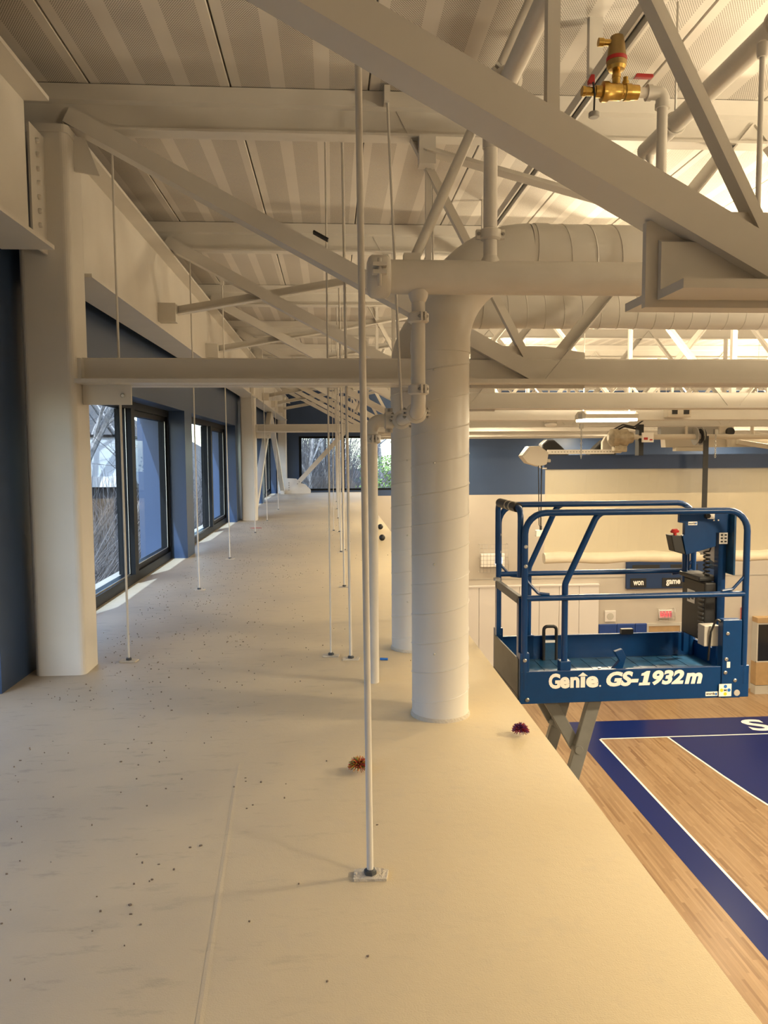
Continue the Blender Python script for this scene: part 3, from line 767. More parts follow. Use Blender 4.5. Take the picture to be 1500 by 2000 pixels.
# front and rear rail loops
r = .0235
for yy, zt_, nm in ((.02, ZR, 'front'), (W_ - .02, ZR + .005, 'rear')):
    a0, a1 = .03, L_ - .035
    tubeb([(a0, yy, ZB + .1 if nm == 'front' else ZB + .1), (a0, yy, zt_), (a1, yy, zt_), (a1, yy, ZB + .1)], r, nm + '_top_rail', f=.15)
    MB().tube([(a0, yy, ZM + (0 if nm == 'front' else .05)), (a1, yy, ZM + (0 if nm == 'front' else .05))], .0215, 12).build(nm + '_mid_rail', 'lift_blue', li)
    px = .335 if nm == 'front' else .29
    tubeb([(px, yy + .03, lz(-.36)), (px, yy + .03, lz(.40)), (px + .24, yy + .03, zt_ - .0), (px + .40, yy + .03, zt_)], .023, 'sloping_rail', f=.10)
    MB().box(px - .04, px + .04, yy - .005, yy + .065, lz(-.36), lz(-.16)).build('post_socket', 'lift_blue', li, bevel=.006)
    MB().box(a0 - .035, a0 + .035, yy - .018, yy + .03, ZB, lz(-.09)).build('corner_socket', 'lift_blue', li, bevel=.005)
    b = MB()
    for z in (.68, .54, -.14): bolt(b, (a0, yy - .022, lz(z)), (0, -1, 0), .014, .01)
    bolt(b, (a0 + .02, -.001, lz(-.43)), (0, -1, 0), .016, .01)
    b.build('rail_bolts', 'zinc', li)
    # small corner braces under the mid rail
    for s, xx in ((1, a0), (-1, a1)):
        tubeb([(xx, yy, ZM + .16), (xx + s * .02, yy, ZM + .12), (xx + s * .10, yy, ZM + .035), (xx + s * .18, yy, ZM + .025)], .011, 'corner_brace', f=.03, n=8)
# left end: entry gate with rubber padded bar
tubeb([(.01, .07, lz(.45)), (.01, .07, ZR + .03), (.01, W_ - .07, ZR + .03), (.01, W_ - .07, lz(.45))], .022, 'end_top_rail', f=.07)
pad = MB().tube([(.01, .15, ZR + .03), (.01, W_ - .14, ZR + .03)], .036, 16).build('rubber_grip', 'black', li)
for yy in (.30, .42): MB().tube([(.01, yy - .012, ZR + .03), (.01, yy + .012, ZR + .03)], .0375, 16).build('yellow_stripe', 'putty', pad)
gt = MB().box(-.005, .025, .06, W_ - .06, lz(.255), lz(.315)).build('gate_top_bar', 'dark_grey', li)
MB().box(-.005, .03, .05, .10, lz(-.20), lz(.30)).build('gate_post', 'lift_blue', li)
MB().box(-.005, .03, W_ - .10, W_ - .05, lz(-.20), lz(.30)).build('gate_post', 'lift_blue', li)
MB().box(-.01, .0, .04, W_ - .04, lz(-.42), lz(-.14)).build('gate_kick_plate', 'dark_grey', li)
MB().lathe((0, W_ - .09, lz(.315)), (0, 0, 1), [(0, .03), (.02, .03), (.025, .015)], 12).build('gate_latch', 'zinc', li)
# inside fittings
MB().tube(fillet([(.40, W_ - .06, lz(-.36)), (.40, W_ - .06, lz(-.08)), (.505, W_ - .06, lz(-.08)), (.505, W_ - .06, lz(-.36))], .03, 5), .014, 10).build('step_handle', 'black', li)
pp = MB().box(.39, .515, W_ - .065, W_ - .05, lz(-.36), lz(-.19)).build('latch_plate', 'lift_deck', li)
MB().box(.40, .505, W_ - .067, W_ - .064, lz(-.215), lz(-.195)).build('label_strip', 'decal', pp)
pd = MB().box(.57, .70, .10, .20, lz(-.36), lz(-.335)).build('pedal_base', 'lift_blue', li)
MB().lathe((.63, .13, lz(-.335)), (0, 0, 1), [(0, .025), (.03, .025), (.035, .03), (.06, .03), (.065, .012), (.09, .012)], 14).build('pedal_post', 'zinc', pd)
MB().prism([(.60, lz(-.28)), (.72, lz(-.27)), (.78, lz(-.20)), (.74, lz(-.13)), (.80, lz(-.11)), (.83, lz(-.17)), (.80, lz(-.28)), (.72, lz(-.32))], .12, .16).build('pedal_arm', 'lift_blue', pd, bevel=.005)
MB().tube([(.70, .13, lz(-.325)), (L_ - .2, .13, lz(-.325))], .016, 10).build('extension_guide', 'zinc', li)
MB().box(.62, L_ - .12, .04, .075, lz(-.36), lz(-.30)).build('inner_channel', 'lift_blue', li)
tb = MB().tube([(.12, .10, lz(-.345)), (.17, .13, lz(-.345))], .011, 10).build('white_tube_scrap', 'decal', li)
# right end: control tower
MB().box(1.50, 1.645, -.012, .06, ZB, lz(.12)).build('tower_column', 'lift_blue', li, bevel=.005)
for x, z in ((1.535, .02), (1.53, -.17), (1.525, -.27), (1.60, -.33)):
    b = MB(); bolt(b, (x, -.012, lz(z)), (0, -1, 0), .014, .01); b.build('tower_bolt', 'zinc', li)
MB().tube([(1.50, .60, lz(.30)), (1.50, .60, lz(.80))], .022, 10).build('tower_post', 'lift_blue', li)
MB().box(1.59, 1.65, .25, .31, lz(-.36), lz(.85)).build('tower_post', 'lift_blue', li)
MB().box(1.555, 1.59, .70, .74, lz(-.30), lz(.90)).build('tower_post', 'lift_blue', li)
cpn = MB().prism([(1.265, lz(.885)), (1.265, lz(.815)), (1.305, lz(.811)), (1.305, lz(.726)), (1.29, lz(.714)), (1.322, lz(.57)), (1.552, lz(.632)), (1.552, lz(.734)), (1.665, lz(.734)), (1.665, lz(.885))], .22, .26).build('control_panel', 'lift_blue', li, bevel=.004)
MB().prism([(1.205, lz(.72)), (1.285, lz(.715)), (1.325, lz(.57)), (1.235, lz(.595))], .23, .33).build('joystick_box', 'black', li, bevel=.006)
MB().lathe((1.245, .25, lz(.715)), (-.1, 0, 1), [(0, .012), (.022, .012), (.024, .03), (.035, .033), (.05, .02)], 16).build('emergency_button', 'red', li)
MB().box(1.33, 1.40, .2175, .2195, lz(.795), lz(.822)).build('hire_sticker', 'decal', cpn)
text('snorda', 'sticker_print', 'decal_dark', cpn, .019, (1.333, .217, lz(.803)), FRONT, .0003, .0006)
MB().box(1.385, 1.395, .2165, .2175, lz(.802), lz(.816)).build('sticker_mark', 'blue_print', cpn)
MB().box(1.48, 1.535, .2175, .2195, lz(.84), lz(.885)).build('switch_label', 'decal', cpn)
MB().lathe((1.473, .22, lz(.865)), (0, -1, 0), [(0, .02), (.03, .018)], 14).build('switch_knob', 'black', cpn)
for x in (1.53, 1.565): MB().lathe((x, .22, lz(.83)), (0, -1, 0), [(0, .006), (.004, .006)], 10).build('rivet', 'decal', cpn)
MB().box(1.66, 1.675, .16, .52, lz(.42), lz(.89)).build('manual_board', 'lift_deck', li)
pnl = MB().prism([(.30, lz(.72)), (.62, lz(.74)), (.62, lz(.55)), (.30, lz(.49))], 1.60, 1.612, 'x').build('instruction_panel', 'decal', li)
MB().prism([(1.41, lz(.60)), (1.60, lz(.56)), (1.60, lz(.75)), (1.53, lz(.73))], .40, .41).build('instruction_panel', 'decal', li)
im = MB()
for x, z in ((1.46, .61), (1.50, .605), (1.54, .60), (1.58, .62), (1.575, .66)): im.box(x - .011, x + .011, .396, .40, lz(z - .012), lz(z + .012))
im.build('panel_pictograms', 'blue_print', li)
MB().box(1.575, 1.64, .215, .22, lz(.65), lz(.735)).build('decal_sheet', 'decal', li)
im = MB()
for k in range(3):
    for q in range(2): im.box(1.585 + q * .03, 1.602 + q * .03, .213, .215, lz(.662 + k * .025), lz(.674 + k * .025))
im.build('decal_pictograms', 'decal_dark', li)
MB().box(1.49, 1.58, .25, .62, lz(-.11), lz(.35)).build('black_shield', 'black', li, bevel=.012)
lb = MB()
for k in range(9): lb.box(1.478, 1.49, .255, .33, lz(-.07 + k * .035), lz(-.055 + k * .035))
lb.build('louvres', 'dark_grey', li)
wn_ = MB().box(1.486, 1.491, .40, .52, lz(.16), lz(.26)).build('warning_label', 'decal', li)
MB().prism([(.47, lz(.18)), (.51, lz(.18)), (.49, lz(.24))], 1.483, 1.486, 'x').build('warning_triangle', 'decal_dark', wn_)
MB().box(1.483, 1.486, .415, .45, lz(.19), lz(.245)).build('warning_print', 'decal_dark', wn_)
MB().box(1.47, 1.64, .30, .64, lz(.35), lz(.385)).build('box_lid', 'black', li, bevel=.01)
MB().box(1.40, 1.52, .07, .17, lz(-.095), lz(.06)).build('junction_box', 'grey_box', li, bevel=.006)
MB().tube(fillet([(1.50, .02, lz(.10)), (1.47, .03, lz(.12)), (1.44, .05, lz(.02)), (1.435, .06, lz(-.12)), (1.44, .08, lz(-.20))], .03, 4), .008, 8).build('cable', 'black', li)
pts = [(1.545 + .022 * math.cos(a), .34 + .022 * math.sin(a), lz(.58 - .22 * a / (14 * PI))) for a in [14 * PI * k / 100 for k in range(101)]]
MB().tube([(1.57, .34, lz(.70)), (1.59, .34, lz(.64)), (1.57, .34, lz(.59))] + pts, .006, 6).build('coiled_cord', 'black', li)
MB().box(1.06, 1.16, W_ - .06, W_ - .02, lz(-.165), lz(-.12)).build('connector_block', 'black', li)
# decals and lettering on the front panel
fl = -.0005
wtz = lz(-.352)
text_fit('G', 'maker_lettering', 'decal', li, .207, .292, (fl, wtz - .003), .112, .042)
text_fit('e', 'maker_lettering', 'decal', li, .288, .362, (fl, wtz - .003), .085, .042)
text_fit('n', 'maker_lettering', 'decal', li, .366, .434, (fl, wtz), .080, .042)
MB().box(.4425, .4755, fl - .0012, fl, wtz, wtz + .080).build('maker_lettering', 'decal', li)
MB().prism([(.422, wtz + .084), (.496, wtz + .084), (.459, wtz + .112)], fl - .0012, fl).build('maker_lettering', 'decal', li)
text_fit('e', 'maker_lettering', 'decal', li, .483, .575, (fl, wtz - .003), .085, .042)
MB().lathe((.588, fl, wtz + .008), (0, -1, 0), [(0, .007), (.001, .007)], 12).build('registered_mark', 'decal', li)
text_fit('GS-', 'model_lettering', 'decal', li, .634, .876, (fl, wtz), .110, .048, .20)
def shear_x(p): return [(x + (z - wtz) * .22, z) for x, z in p]
for poly in ([(.876, wtz + .002), (.958, wtz + .002), (.958, wtz + .022), (.876, wtz + .022)],
             [(.900, wtz + .022), (.938, wtz + .022), (.938, wtz + .108), (.912, wtz + .108), (.900, wtz + .100)],
             [(.878, wtz + .074), (.900, wtz + .074), (.900, wtz + .100), (.890, wtz + .094), (.878, wtz + .091)]):
    MB().prism(shear_x(poly), fl - .0012, fl).build('model_lettering', 'decal', li)
text_fit('932', 'model_lettering', 'decal', li, .978, 1.218, (fl, wtz), .110, .048, .20)
text_fit('m', 'model_lettering', 'decal', li, 1.224, 1.358, (fl, wtz + .002), .082, .048, .20)
st = MB().box(1.48, 1.575, -.0145, -.0125, lz(-.448), lz(-.355)).build('hire_decal', 'decal', li)
def pent(mb, x, z, r_, y0, y1): mb.prism([(x + r_ * math.sin(2 * PI * k / 6), z + r_ * math.cos(2 * PI * k / 6)) for k in range(6)], y0, y1)
p_ = MB(); pent(p_, 1.528, lz(-.374), .014, -.0155, -.0145); pent(p_, 1.556, lz(-.402), .014, -.0155, -.0145); p_.build('blue_hexagons', 'blue_print', st)
p_ = MB(); pent(p_, 1.500, lz(-.402), .014, -.0155, -.0145); pent(p_, 1.528, lz(-.430), .014, -.0155, -.0145); p_.build('yellow_hexagons', 'yellow', st)
MB().prism([(1.518, lz(-.411)), (1.518, lz(-.393)), (1.528, lz(-.399)), (1.538, lz(-.393)), (1.538, lz(-.411)), (1.528, lz(-.405))], -.0155, -.0145).build('centre_mark', 'decal_dark', st)
s2 = MB().box(1.385, 1.48, -.002, 0, lz(-.446), lz(-.414)).build('hire_sticker', 'decal', li)
text('snorda', 'sticker_print', 'decal_dark', s2, .024, (1.390, -.0022, lz(-.436)), FRONT, .0003, .0008)
MB().box(1.458, 1.472, -.003, -.002, lz(-.440), lz(-.424)).build('sticker_mark', 'blue_print', s2)
MB().box(1.535, 1.56, -.0145, -.0125, lz(-.235), lz(-.19)).build('small_tag', 'decal', li)
MB().lathe((1.618, -.012, lz(-.425)), (0, -1, 0), [(0, .024), (.004, .022)], 18).build('round_sticker', 'grey_box', li)
# scissor stack and chassis down to the gym floor
sc_ = [(-.60, -2.0)]
zt0, n_st = -.47, 5
Hs = (zt0 - (HG + .75)) / n_st
for k in range(n_st):
    za, zb2 = lz(zt0 - Hs * k), lz(zt0 - Hs * (k + 1))
    xa, xb = .60, .26
    for yy in (.14, W_ - .14):
        MB().sweep((xa, yy, za), (xb, yy, zb2), rrect(.03, .05, .006, 1), (1, 0, 0)).build('scissor_arm', 'lift_grey', li)
        if k == 0:
            MB().sweep((.27, yy + .05, lz(-.50)), (.475, yy + .05, lz(-.86)), rrect(.02, .045, .006, 1), (1, 0, 0)).build('lift_link', 'lift_grey', li)
            MB().lathe((.475, yy - .04, lz(-.86)), (0, 1, 0), [(0, .03), (.02, .04), (.12, .04), (.13, .03)], 14).build('link_pin', 'lift_grey', li)
            continue
        MB().sweep((xb + .02, yy + .07 * (1 if yy < .3 else -1), za), (xa, yy + .07 * (1 if yy < .3 else -1), zb2), rrect(.03, .05, .006, 1), (1, 0, 0)).build('scissor_arm', 'lift_grey', li)
    for xx in (xa, xb): MB().tube([(xx, .08, zb2), (xx, W_ - .08, zb2)], .022, 10).build('pivot_pin', 'lift_grey', li)
    MB().tube([((xa + xb) / 2, .08, (za + zb2) / 2), ((xa + xb) / 2, W_ - .08, (za + zb2) / 2)], .022, 10).build('pivot_pin', 'lift_grey', li)
MB().box(.02, L_, .02, W_ - .02, .14, .55).build('chassis', 'lift_blue', li, bevel=.02)
MB().box(.05, 1.0, .06, W_ - .06, .55, .74).build('scissor_base', 'lift_grey', li)
for xx in (.22, 1.47):
    for yy in (.0, W_ - .09): MB().lathe((xx, yy, .17), (0, 1, 0), [(0, .12), (.01, .16), (.02, .17), (.07, .17), (.08, .16), (.09, .12)], 24).build('wheel', 'grey_mid', li)

# ================================================================== SMALL THINGS ON THE LEDGE
FIL = [mat('filament_' + n_, c, .6, linear=True) for n_, c in (('red', (.45, .03, .02)), ('yellow', (.55, .38, .03)), ('purple', (.09, .03, .16)), ('maroon', (.22, .02, .04)), ('green', (.10, .16, .03)))]
def koosh(loc, r_, label, mats, up):
    k = thing('string_ball', label, 'ball', loc, random.random() * 6, 'rubber string balls')
    MB().lathe((0, 0, .012), (0, 0, 1), [(0, .004), (.006, .012), (.014, .012), (.02, .004)], 10).build('core', mats[0], k)
    mbs = [MB() for _ in mats]
    for i in range(420):
        u = random.random(); a = random.random() * 2 * PI; el_ = math.asin(min(1, u * 1.0))
        d = Vector((math.cos(a) * math.cos(el_), math.sin(a) * math.cos(el_), math.sin(el_) * up))
        c = Vector((0, 0, .02)); rr = r_ * random.uniform(.85, 1.08)
        tip = c + d * rr; tip.z = max(.003, tip.z - .010 * random.random() * (1 - u))
        mid = c + d * rr * .55 + Vector((0, 0, .006))
        q = random.choices(range(len(mats)), weights=[5, 2, 3, 1][:len(mats)])[0]
        mbs[q].tube([c + d * .006, mid, tip], [.0011, .0011, .0009], 3)
    for q, mm in enumerate(mbs):
        o = mm.build('filaments', mats[q], k); o['kind'] = 'stuff'
koosh((.100, 3.17, 0), .047, 'red and yellow rubber string ball lying behind the nearest rod', [FIL[0], FIL[1], FIL[4]], .95)
koosh((.885, 3.53, 0), .042, 'dark purple rubber string ball near the open ledge edge', [FIL[2], FIL[3], FIL[0]], .95)
for x, y, lab in ((.845, 13.5, 'small black ball near the ledge edge, the farther of two'), (.76, 11.75, 'small black ball near the ledge edge, the nearer of two')):
    b = MB().lathe((0, 0, 0), (0, 0, 1), [(.048 - .048 * math.cos(a), .048 * math.sin(a)) for a in [PI * k / 12 for k in range(13)]], 18).build('rubber_ball', 'black', loc=(x, y, 0))
    tag(b, lab, 'ball', 'small black balls')
tag(MB().prism([(-.10, -.02), (-.03, -.05), (0, -.02), (.09, -.04), (.11, .0), (.03, .03), (.0, .06), (-.04, .02)], 0, .006, 'z').build('red_scrap', 'red', loc=(-1.39, 14.0, 0)), 'flat red plastic scrap on the ledge before the second column', 'scrap')
tag(MB().tube([(0, 0, .008), (.05, -.01, .008)], .008, 10).build('blue_plug', 'blue_print', loc=(.30, 4.92, 0)), 'tiny blue plastic tube on the ledge beside the floor pipe', 'scrap')
# debris flecks nobody could count
db = MB()
def fleck(x, y, s):
    a = random.random() * 2 * PI; n_ = random.randint(4, 6)
    pts = [(x + s * random.uniform(.5, 1.2) * math.cos(a + 2 * PI * k / n_), y + s * random.uniform(.3, .9) * math.sin(a + 2 * PI * k / n_)) for k in range(n_)]
    db.prism(pts, 0, random.uniform(.002, .006), 'z')
for _ in range(420):
    x = -1.75 + abs(random.gauss(0, .75)); y = random.uniform(1.6, 16)
    if x < .35: fleck(x, y, random.uniform(.0015, .0048))
for _ in range(900): fleck(-1.7 + abs(random.gauss(0, .9)), random.uniform(4.2, 15), random.uniform(.0015, .0055))
for cx, cy, n_ in ((-.62, 2.35, 16), (-.85, 3.35, 12), (-1.1, 2.5, 10), (-1.15, 7.0, 14), (-.65, 5.5, 10), (-.55, 8.5, 12), (-1.0, 4.1, 8), (-.35, 3.0, 6), (-1.5, 3.1, 8)):
    for _ in range(n_): fleck(cx + random.gauss(0, .08), cy + random.gauss(0, .12), random.uniform(.002, .0065))
tag(db.build('debris', 'debris'), 'scattered brown flecks and leaf crumbs on the concrete ledge', 'debris', kind='stuff')
tr = MB()
pts = [(-.42 + .10 * k / 17, 3.3 - k * .10) for k in range(18)]
for a, b in zip(pts[:-1], pts[1:]): tr.sweep((a[0] + .045 * 0, a[1], .0005), (b[0], b[1], .0005), [(-.010, 0), (0, .0007), (.010, 0)], (0, 0, 1))
tr.build('trowel_ridge', 'ledge', ledge)

# ================================================================== FAR GYM WALL FURNISHINGS
FW = FAR
pt = thing('folding_partition', 'tall pale folding partition on the far gym wall left of the speaker', 'partition', (4.4, FW, HG))
for k in range(7): MB().box(k * .72 + .005, k * .72 + .715, -.14, -.02, .05, 4.05).build('partition_leaf', 'partition', pt, bevel=.01)
MB().box(0, 5.05, -.16, 0, 4.05, 4.10).build('head_track', 'partition', pt)
sbd = thing('scoreboard', 'dark blue scoreboard with won and game panels on the far gym wall', 'scoreboard', (10.44, FW - .12, -3.55))
MB().box(0, 3.35, 0, .12, 0, .98).build('cabinet', 'band_blue', sbd, bevel=.01)
MB().box(.14, .72, -.01, 0, .05, .38).build('name_panel', 'black', sbd); MB().box(1.30, 2.12, -.01, 0, .05, .38).build('name_panel', 'black', sbd)
MB().box(.2, 1.2, -.01, 0, .66, .86).build('digit_window', 'black', sbd); MB().box(1.6, 2.6, -.01, 0, .66, .86).build('digit_window', 'black', sbd)
text_fit('won', 'panel_lettering', 'decal', sbd, .24, .62, (-.011, .13), .16, .03)
text_fit('game', 'panel_lettering', 'decal', sbd, 1.45, 1.97, (-.011, .09), .22, .03)
ex = thing('exit_sign', 'red lit exit sign in a wire guard above the wooden door frame', 'sign', (11.93, FW, -4.50))
MB().box(-.24, .24, -.10, 0, -.15, .15).build('case', 'partition', ex, bevel=.01)
text('EXIT', 'exit_lettering', 'exit_red', ex, .25, (-.225, -.102, -.085), FRONT, .004, .012, 0, 1.0, .78)
MB().box(-.225, .225, -.101, -.1, -.12, .12).build('red_glow_panel', emit('exit_face', (.9, .22, .2), .55), ex)
gd = MB()
for k in range(6): gd.tube([(-.30 + .12 * k, -.17, -.21), (-.30 + .12 * k, -.17, .21)], .006, 5)
for k in range(4): gd.tube([(-.30, -.17, -.21 + .14 * k), (.30, -.17, -.21 + .14 * k)], .006, 5)
for sx in (-.3, .3):
    for sz in (-.21, .21): gd.tube([(sx, -.17, sz), (sx, 0, sz)], .006, 5)
gd.build('wire_guard', 'zinc', ex)
sk = thing('wall_speaker', 'square white wall speaker with round grille right of the pale partition', 'speaker', (9.90, FW, -4.54))
MB().box(-.20, .20, -.05, 0, -.20, .20).build('case', 'partition', sk, bevel=.01)
MB().lathe((0, -.05, 0), (0, -1, 0), [(0, .13), (.008, .125), (.01, .02)], 24).build('grille', 'grey_box', sk)
ck = thing('wall_clock', 'white lit digital clock inside a wire cage on the far gym wall', 'clock', (5.62, FW, -2.42))
MB().box(-.42, .42, -.12, 0, -.26, .20).build('case', 'decal', ck, bevel=.01)
text('L0', 'clock_digits', 'clock_led', ck, .42, (.05, -.122, -.18), FRONT, .004, .004, 0, 1.0, .7)
gd = MB()
for k in range(9): gd.tube([(-.5 + .125 * k, -.30, -.42), (-.5 + .125 * k, -.30, .56)], .006, 5)
for k in range(8): gd.tube([(-.5, -.30, -.42 + .14 * k), (.5, -.30, -.42 + .14 * k)], .006, 5)
for sx in (-.5, .5):
    for sz in (-.42, .07, .56): gd.tube([(sx, -.30, sz), (sx, 0, sz)], .006, 5)
gd.build('wire_cage', 'grey_mid', ck)
for k, (x0, x1) in enumerate(((9.47, 10.13), (10.14, 10.80), (10.81, 11.24))):
    p_ = MB().box(0, x1 - x0, -.09, -.01, 0, 2.6).build('wall_pad', 'pad_blue', loc=(x0, FW, -7.42), bevel=.02)
    tag(p_, 'blue padded wall panel, %s of three left of the wooden door' % ('leftmost', 'middle one', 'rightmost')[k], 'wall pad', 'blue wall pads')
dr = struct('door_1', (11.9, FW, HG))
MB().box(-.66, -.58, -.05, .02, 0, 2.62).box(.58, .66, -.05, .02, 0, 2.62).box(-.58, .58, -.05, .02, 2.52, 2.62).build('door_frame', 'grey_box', dr)
MB().box(-.58, .58, -.03, .0, 0, 2.52).build('door_leaf', 'wood', dr)
MB().lathe((.48, -.03, 1.05), (0, -1, 0), [(0, .012), (.04, .012), (.041, .03), (.07, .03)], 14).build('door_knob', 'zinc', dr)
dc = thing('display_case', 'oak cabinet with a dark glazed front standing at the far gym wall', 'cabinet', (15.2, FW, HG))
MB().box(0, 4.2, -.35, 0, .34, 1.18).build('lower_cabinet', 'wood', dc); MB().box(0, 4.2, -.33, 0, 0, .32).build('plinth', 'grey_box', dc)
MB().box(.0, 4.2, -.36, 0, 2.62, 2.80).build('top_rail', 'wood', dc)
MB().box(.03, 4.17, -.33, -.30, 1.20, 2.60).build('glass_front', 'dark_glass', dc)
MB().box(0, .05, -.34, 0, 1.18, 2.62).box(0, 4.2, -.345, -.30, 1.16, 1.22).box(.05, 4.2, -.345, -.30, 2.56, 2.62).build('metal_frame', 'grey_box', dc)
MB().box(.25, .75, -.30, -.15, 1.32, 1.48).build('dark_object', 'black', dc)
fa = thing('fire_alarm', 'small red fire alarm on the far wall beside the display case', 'alarm', (14.82, FW, -4.54))
MB().box(-.07, .07, -.08, 0, -.22, .22).build('case', 'red', fa, bevel=.01); MB().box(-.03, .03, -.085, -.08, -.12, .12).build('strobe', 'decal', fa)

# ================================================================== HOISTED CURTAIN AND ROOF EQUIPMENT (around Y = 13)
CY = 12.9
cu = thing('divider_curtain', 'half rolled translucent divider curtain with a navy top band', 'curtain', (3.62, CY, 0))
CL = 11.0
MB().box(0, CL, -.03, .03, 1.055, 1.295).build('top_band', 'band_blue', cu)
cm = MB(); n_ = 60
for k in range(n_):
    x0, x1 = .01 + (CL - .02) * k / n_, .01 + (CL - .02) * (k + 1) / n_
    y0, y1 = .012 * math.sin(k * .9), .012 * math.sin((k + 1) * .9)
    cm.add([(x0, y0 + .02, -.40), (x1, y1 + .02, -.40), (x1, 0, 1.07), (x0, 0, 1.07)], [(0, 1, 2, 3)])
cm.build('curtain_sheet', 'curtain', cu)
pts = [(CL * k / 40, .01 * math.sin(k), -.475 + .012 * math.sin(k * 1.3)) for k in range(41)]
MB().tube(pts, [.095 + .006 * math.sin(k * 2.1) for k in range(41)], 16).build('rolled_bottom', 'roll', cu)
sh = thing('hoist', 'motor hoist with long drive shaft, pulley and black lifting strap above the curtain', 'hoist', (4.72, CY - .25, 1.60))
MB().tube([(.2, 0, -.01), (9.8, 0, -.01)], .046, 18).build('drive_shaft', 'housing', sh)
MB().lathe((-.10, 0, -.02), (1, 0, 0), [(0, .05), (.02, .10), (.06, .15), (.16, .15), (.17, .12), (.20, .13), (.24, .15), (.32, .15), (.34, .11), (.42, .09)], 20).build('motor', 'motor', sh)
MB().box(.0, .22, -.06, .10, -.26, -.12).build('gearbox', 'motor', sh, bevel=.02)
MB().box(.42, .50, -.04, .12, -.32, .20).build('mounting_plate', 'black', sh)
MB().box(.44, .63, -.14, -.10, -.10, .06).build('rating_label', 'decal', sh)
im = MB(); im.box(.46, .53, -.142, -.14, -.06, -.02).box(.56, .61, -.142, -.14, -.07, -.05); im.build('label_print', 'red', sh)
MB().tube(fillet([(.0, 0, .12), (.15, -.02, .20), (.35, 0, .16), (.55, 0, .30), (.70, 0, .36)], .06, 4), .012, 8).build('motor_cable', 'black', sh)
MB().tube(fillet([(.05, .05, .10), (.2, .05, .17), (.4, .05, .13)], .06, 4), .016, 8).build('motor_cable', 'black', sh)
wx = 1.46
MB().lathe((wx - .06, 0, 0), (1, 0, 0), [(0, .15), (.012, .155), (.016, .05), (.10, .05), (.104, .155), (.116, .15)], 24).build('pulley', 'grey_mid', sh)
MB().lathe((wx + .03, -.0, 0), (1, 0, 0), [(0, .125), (.06, .125)], 24).build('strap_reel', 'black', sh)
MB().box(wx + .03, wx + .12, -.135, -.125, -2.0, 0).build('lifting_strap', 'black', sh)
MB().box(.85, 1.9, .08, .22, .04, .16).build('bearing_housing', 'grey_mid', sh)
for x in (.45, 1.25, 2.4, 4.5, 7.0): MB().box(x - .02, x + .02, -.02, .02, .03, .17).build('shaft_hanger', 'housing', sh)
hx = thing('hexagonal_housing', 'cream hexagonal housing at the left end of the curtain bar', 'housing', (3.20, CY - .1, 1.14))
MB().prism([(0, .14), (.10, .02), (.30, -.04), (.43, .0), (.46, .20), (.30, .31), (.12, .30)], 0, .28).build('case', 'housing', hx, bevel=.012)
MB().prism([(.02, .16), (.12, .28), (.14, .26), (.04, .14)], -.004, 0).build('vent_slot', 'grey_box', hx)
MB().tube([(.34, .05, .06), (.50, .05, .06)], .03, 14).build('stub_axle', 'grey_box', hx)
MB().tube(fillet([(.30, .05, -.03), (.36, .05, -.07), (.44, .05, -.07)], .03, 4), .012, 8).build('white_loop', 'decal', hx)
pc = thing('pull_cords', 'black pull cords with a small white weight hanging left of the curtain', 'cord', (3.47, CY - .15, 1.12))
MB().tube([(0, 0, 0), (.02, 0, -1.0), (.05, 0, -1.05)], .008, 6).build('cord', 'black', pc); MB().tube([(.06, .02, 0), (.055, .02, -1.05)], .010, 6).build('cord', 'black', pc)
MB().box(-.04, .14, -.05, .05, -1.20, -1.09).build('weight', 'decal', pc, bevel=.01); MB().tube([(.05, 0, -1.09), (.05, 0, -1.02)], .02, 8).build('hook', 'black', pc)
rb = thing('slotted_bar', 'pale slotted bar lying along the top of the curtain band', 'bar', (3.66, CY - .02, 1.31))
MB().box(0, 1.15, -.03, .03, 0, .075).build('bar', 'decal', rb)
im = MB()
for k in range(20): im.box(.06 + k * .053, .085 + k * .053, -.032, -.03, .03, .045)
im.build('slots', 'grey_mid', rb)
for x, lab in ((4.30, 'bundled black net hanging behind the curtain, left one'), (5.05, 'bundled black net hanging behind the curtain beside the motor')):
    f = -1 if x > 4.5 else 1
    nb = MB().prism([(0, .16), (.10 * f, .24), (.24 * f, .24), (.38 * f, .12), (.50 * f, .0), (.56 * f, -.10), (0, -.12)], 0, .25).build('black_net', 'black', loc=(x - .35 * f, CY + 1.4, 1.34), bevel=.03)
    tag(nb, lab, 'net', 'bundled black nets')
wp = tag(MB().prism([(0, 0), (.36, 0), (.36, .28), (.28, .32), (.06, .30), (0, .2)], 0, .10).build('white_pad', 'housing', loc=(4.80, CY + .5, 1.32), bevel=.02), 'pale pad with a seam standing behind the motor hoist', 'pad')
for k, (x, z0, z1) in enumerate(((4.13, 1.24, 1.75), (6.43, 1.20, 1.40))):
    ch = thing('chain', ('thin steel chain hanging over the curtain band', 'short steel chain hanging from a beam bracket right of the strap')[k], 'chain', (x, CY - .36, z1 + (.25 if k else 0)), 0, 'steel chains')
    ln = MB(); z = 0; i = 0
    while -z < (z1 - z0) + (.2 if k else .0):
        c = (0, 0, z - .02)
        ring = [((.012 * math.cos(a) if i % 2 else 0), (0 if i % 2 else .012 * math.cos(a)), c[2] + .022 * math.sin(a)) for a in [2 * PI * q / 8 for q in range(8)]]
        ln.tube(ring, .005, 4, closed=True); z -= .034; i += 1
    ln.build('links', 'zinc', ch); MB().box(-.03, .03, -.03, .03, -.02, .06).build('bracket', 'zinc', ch)
def smallbox(name, label, cat, loc, size): 
    t = thing(name, label, cat, loc); MB().box(-size[0] / 2, size[0] / 2, -size[1] / 2, size[1] / 2, 0, size[2]).build('case', 'housing', t, bevel=.008); return t
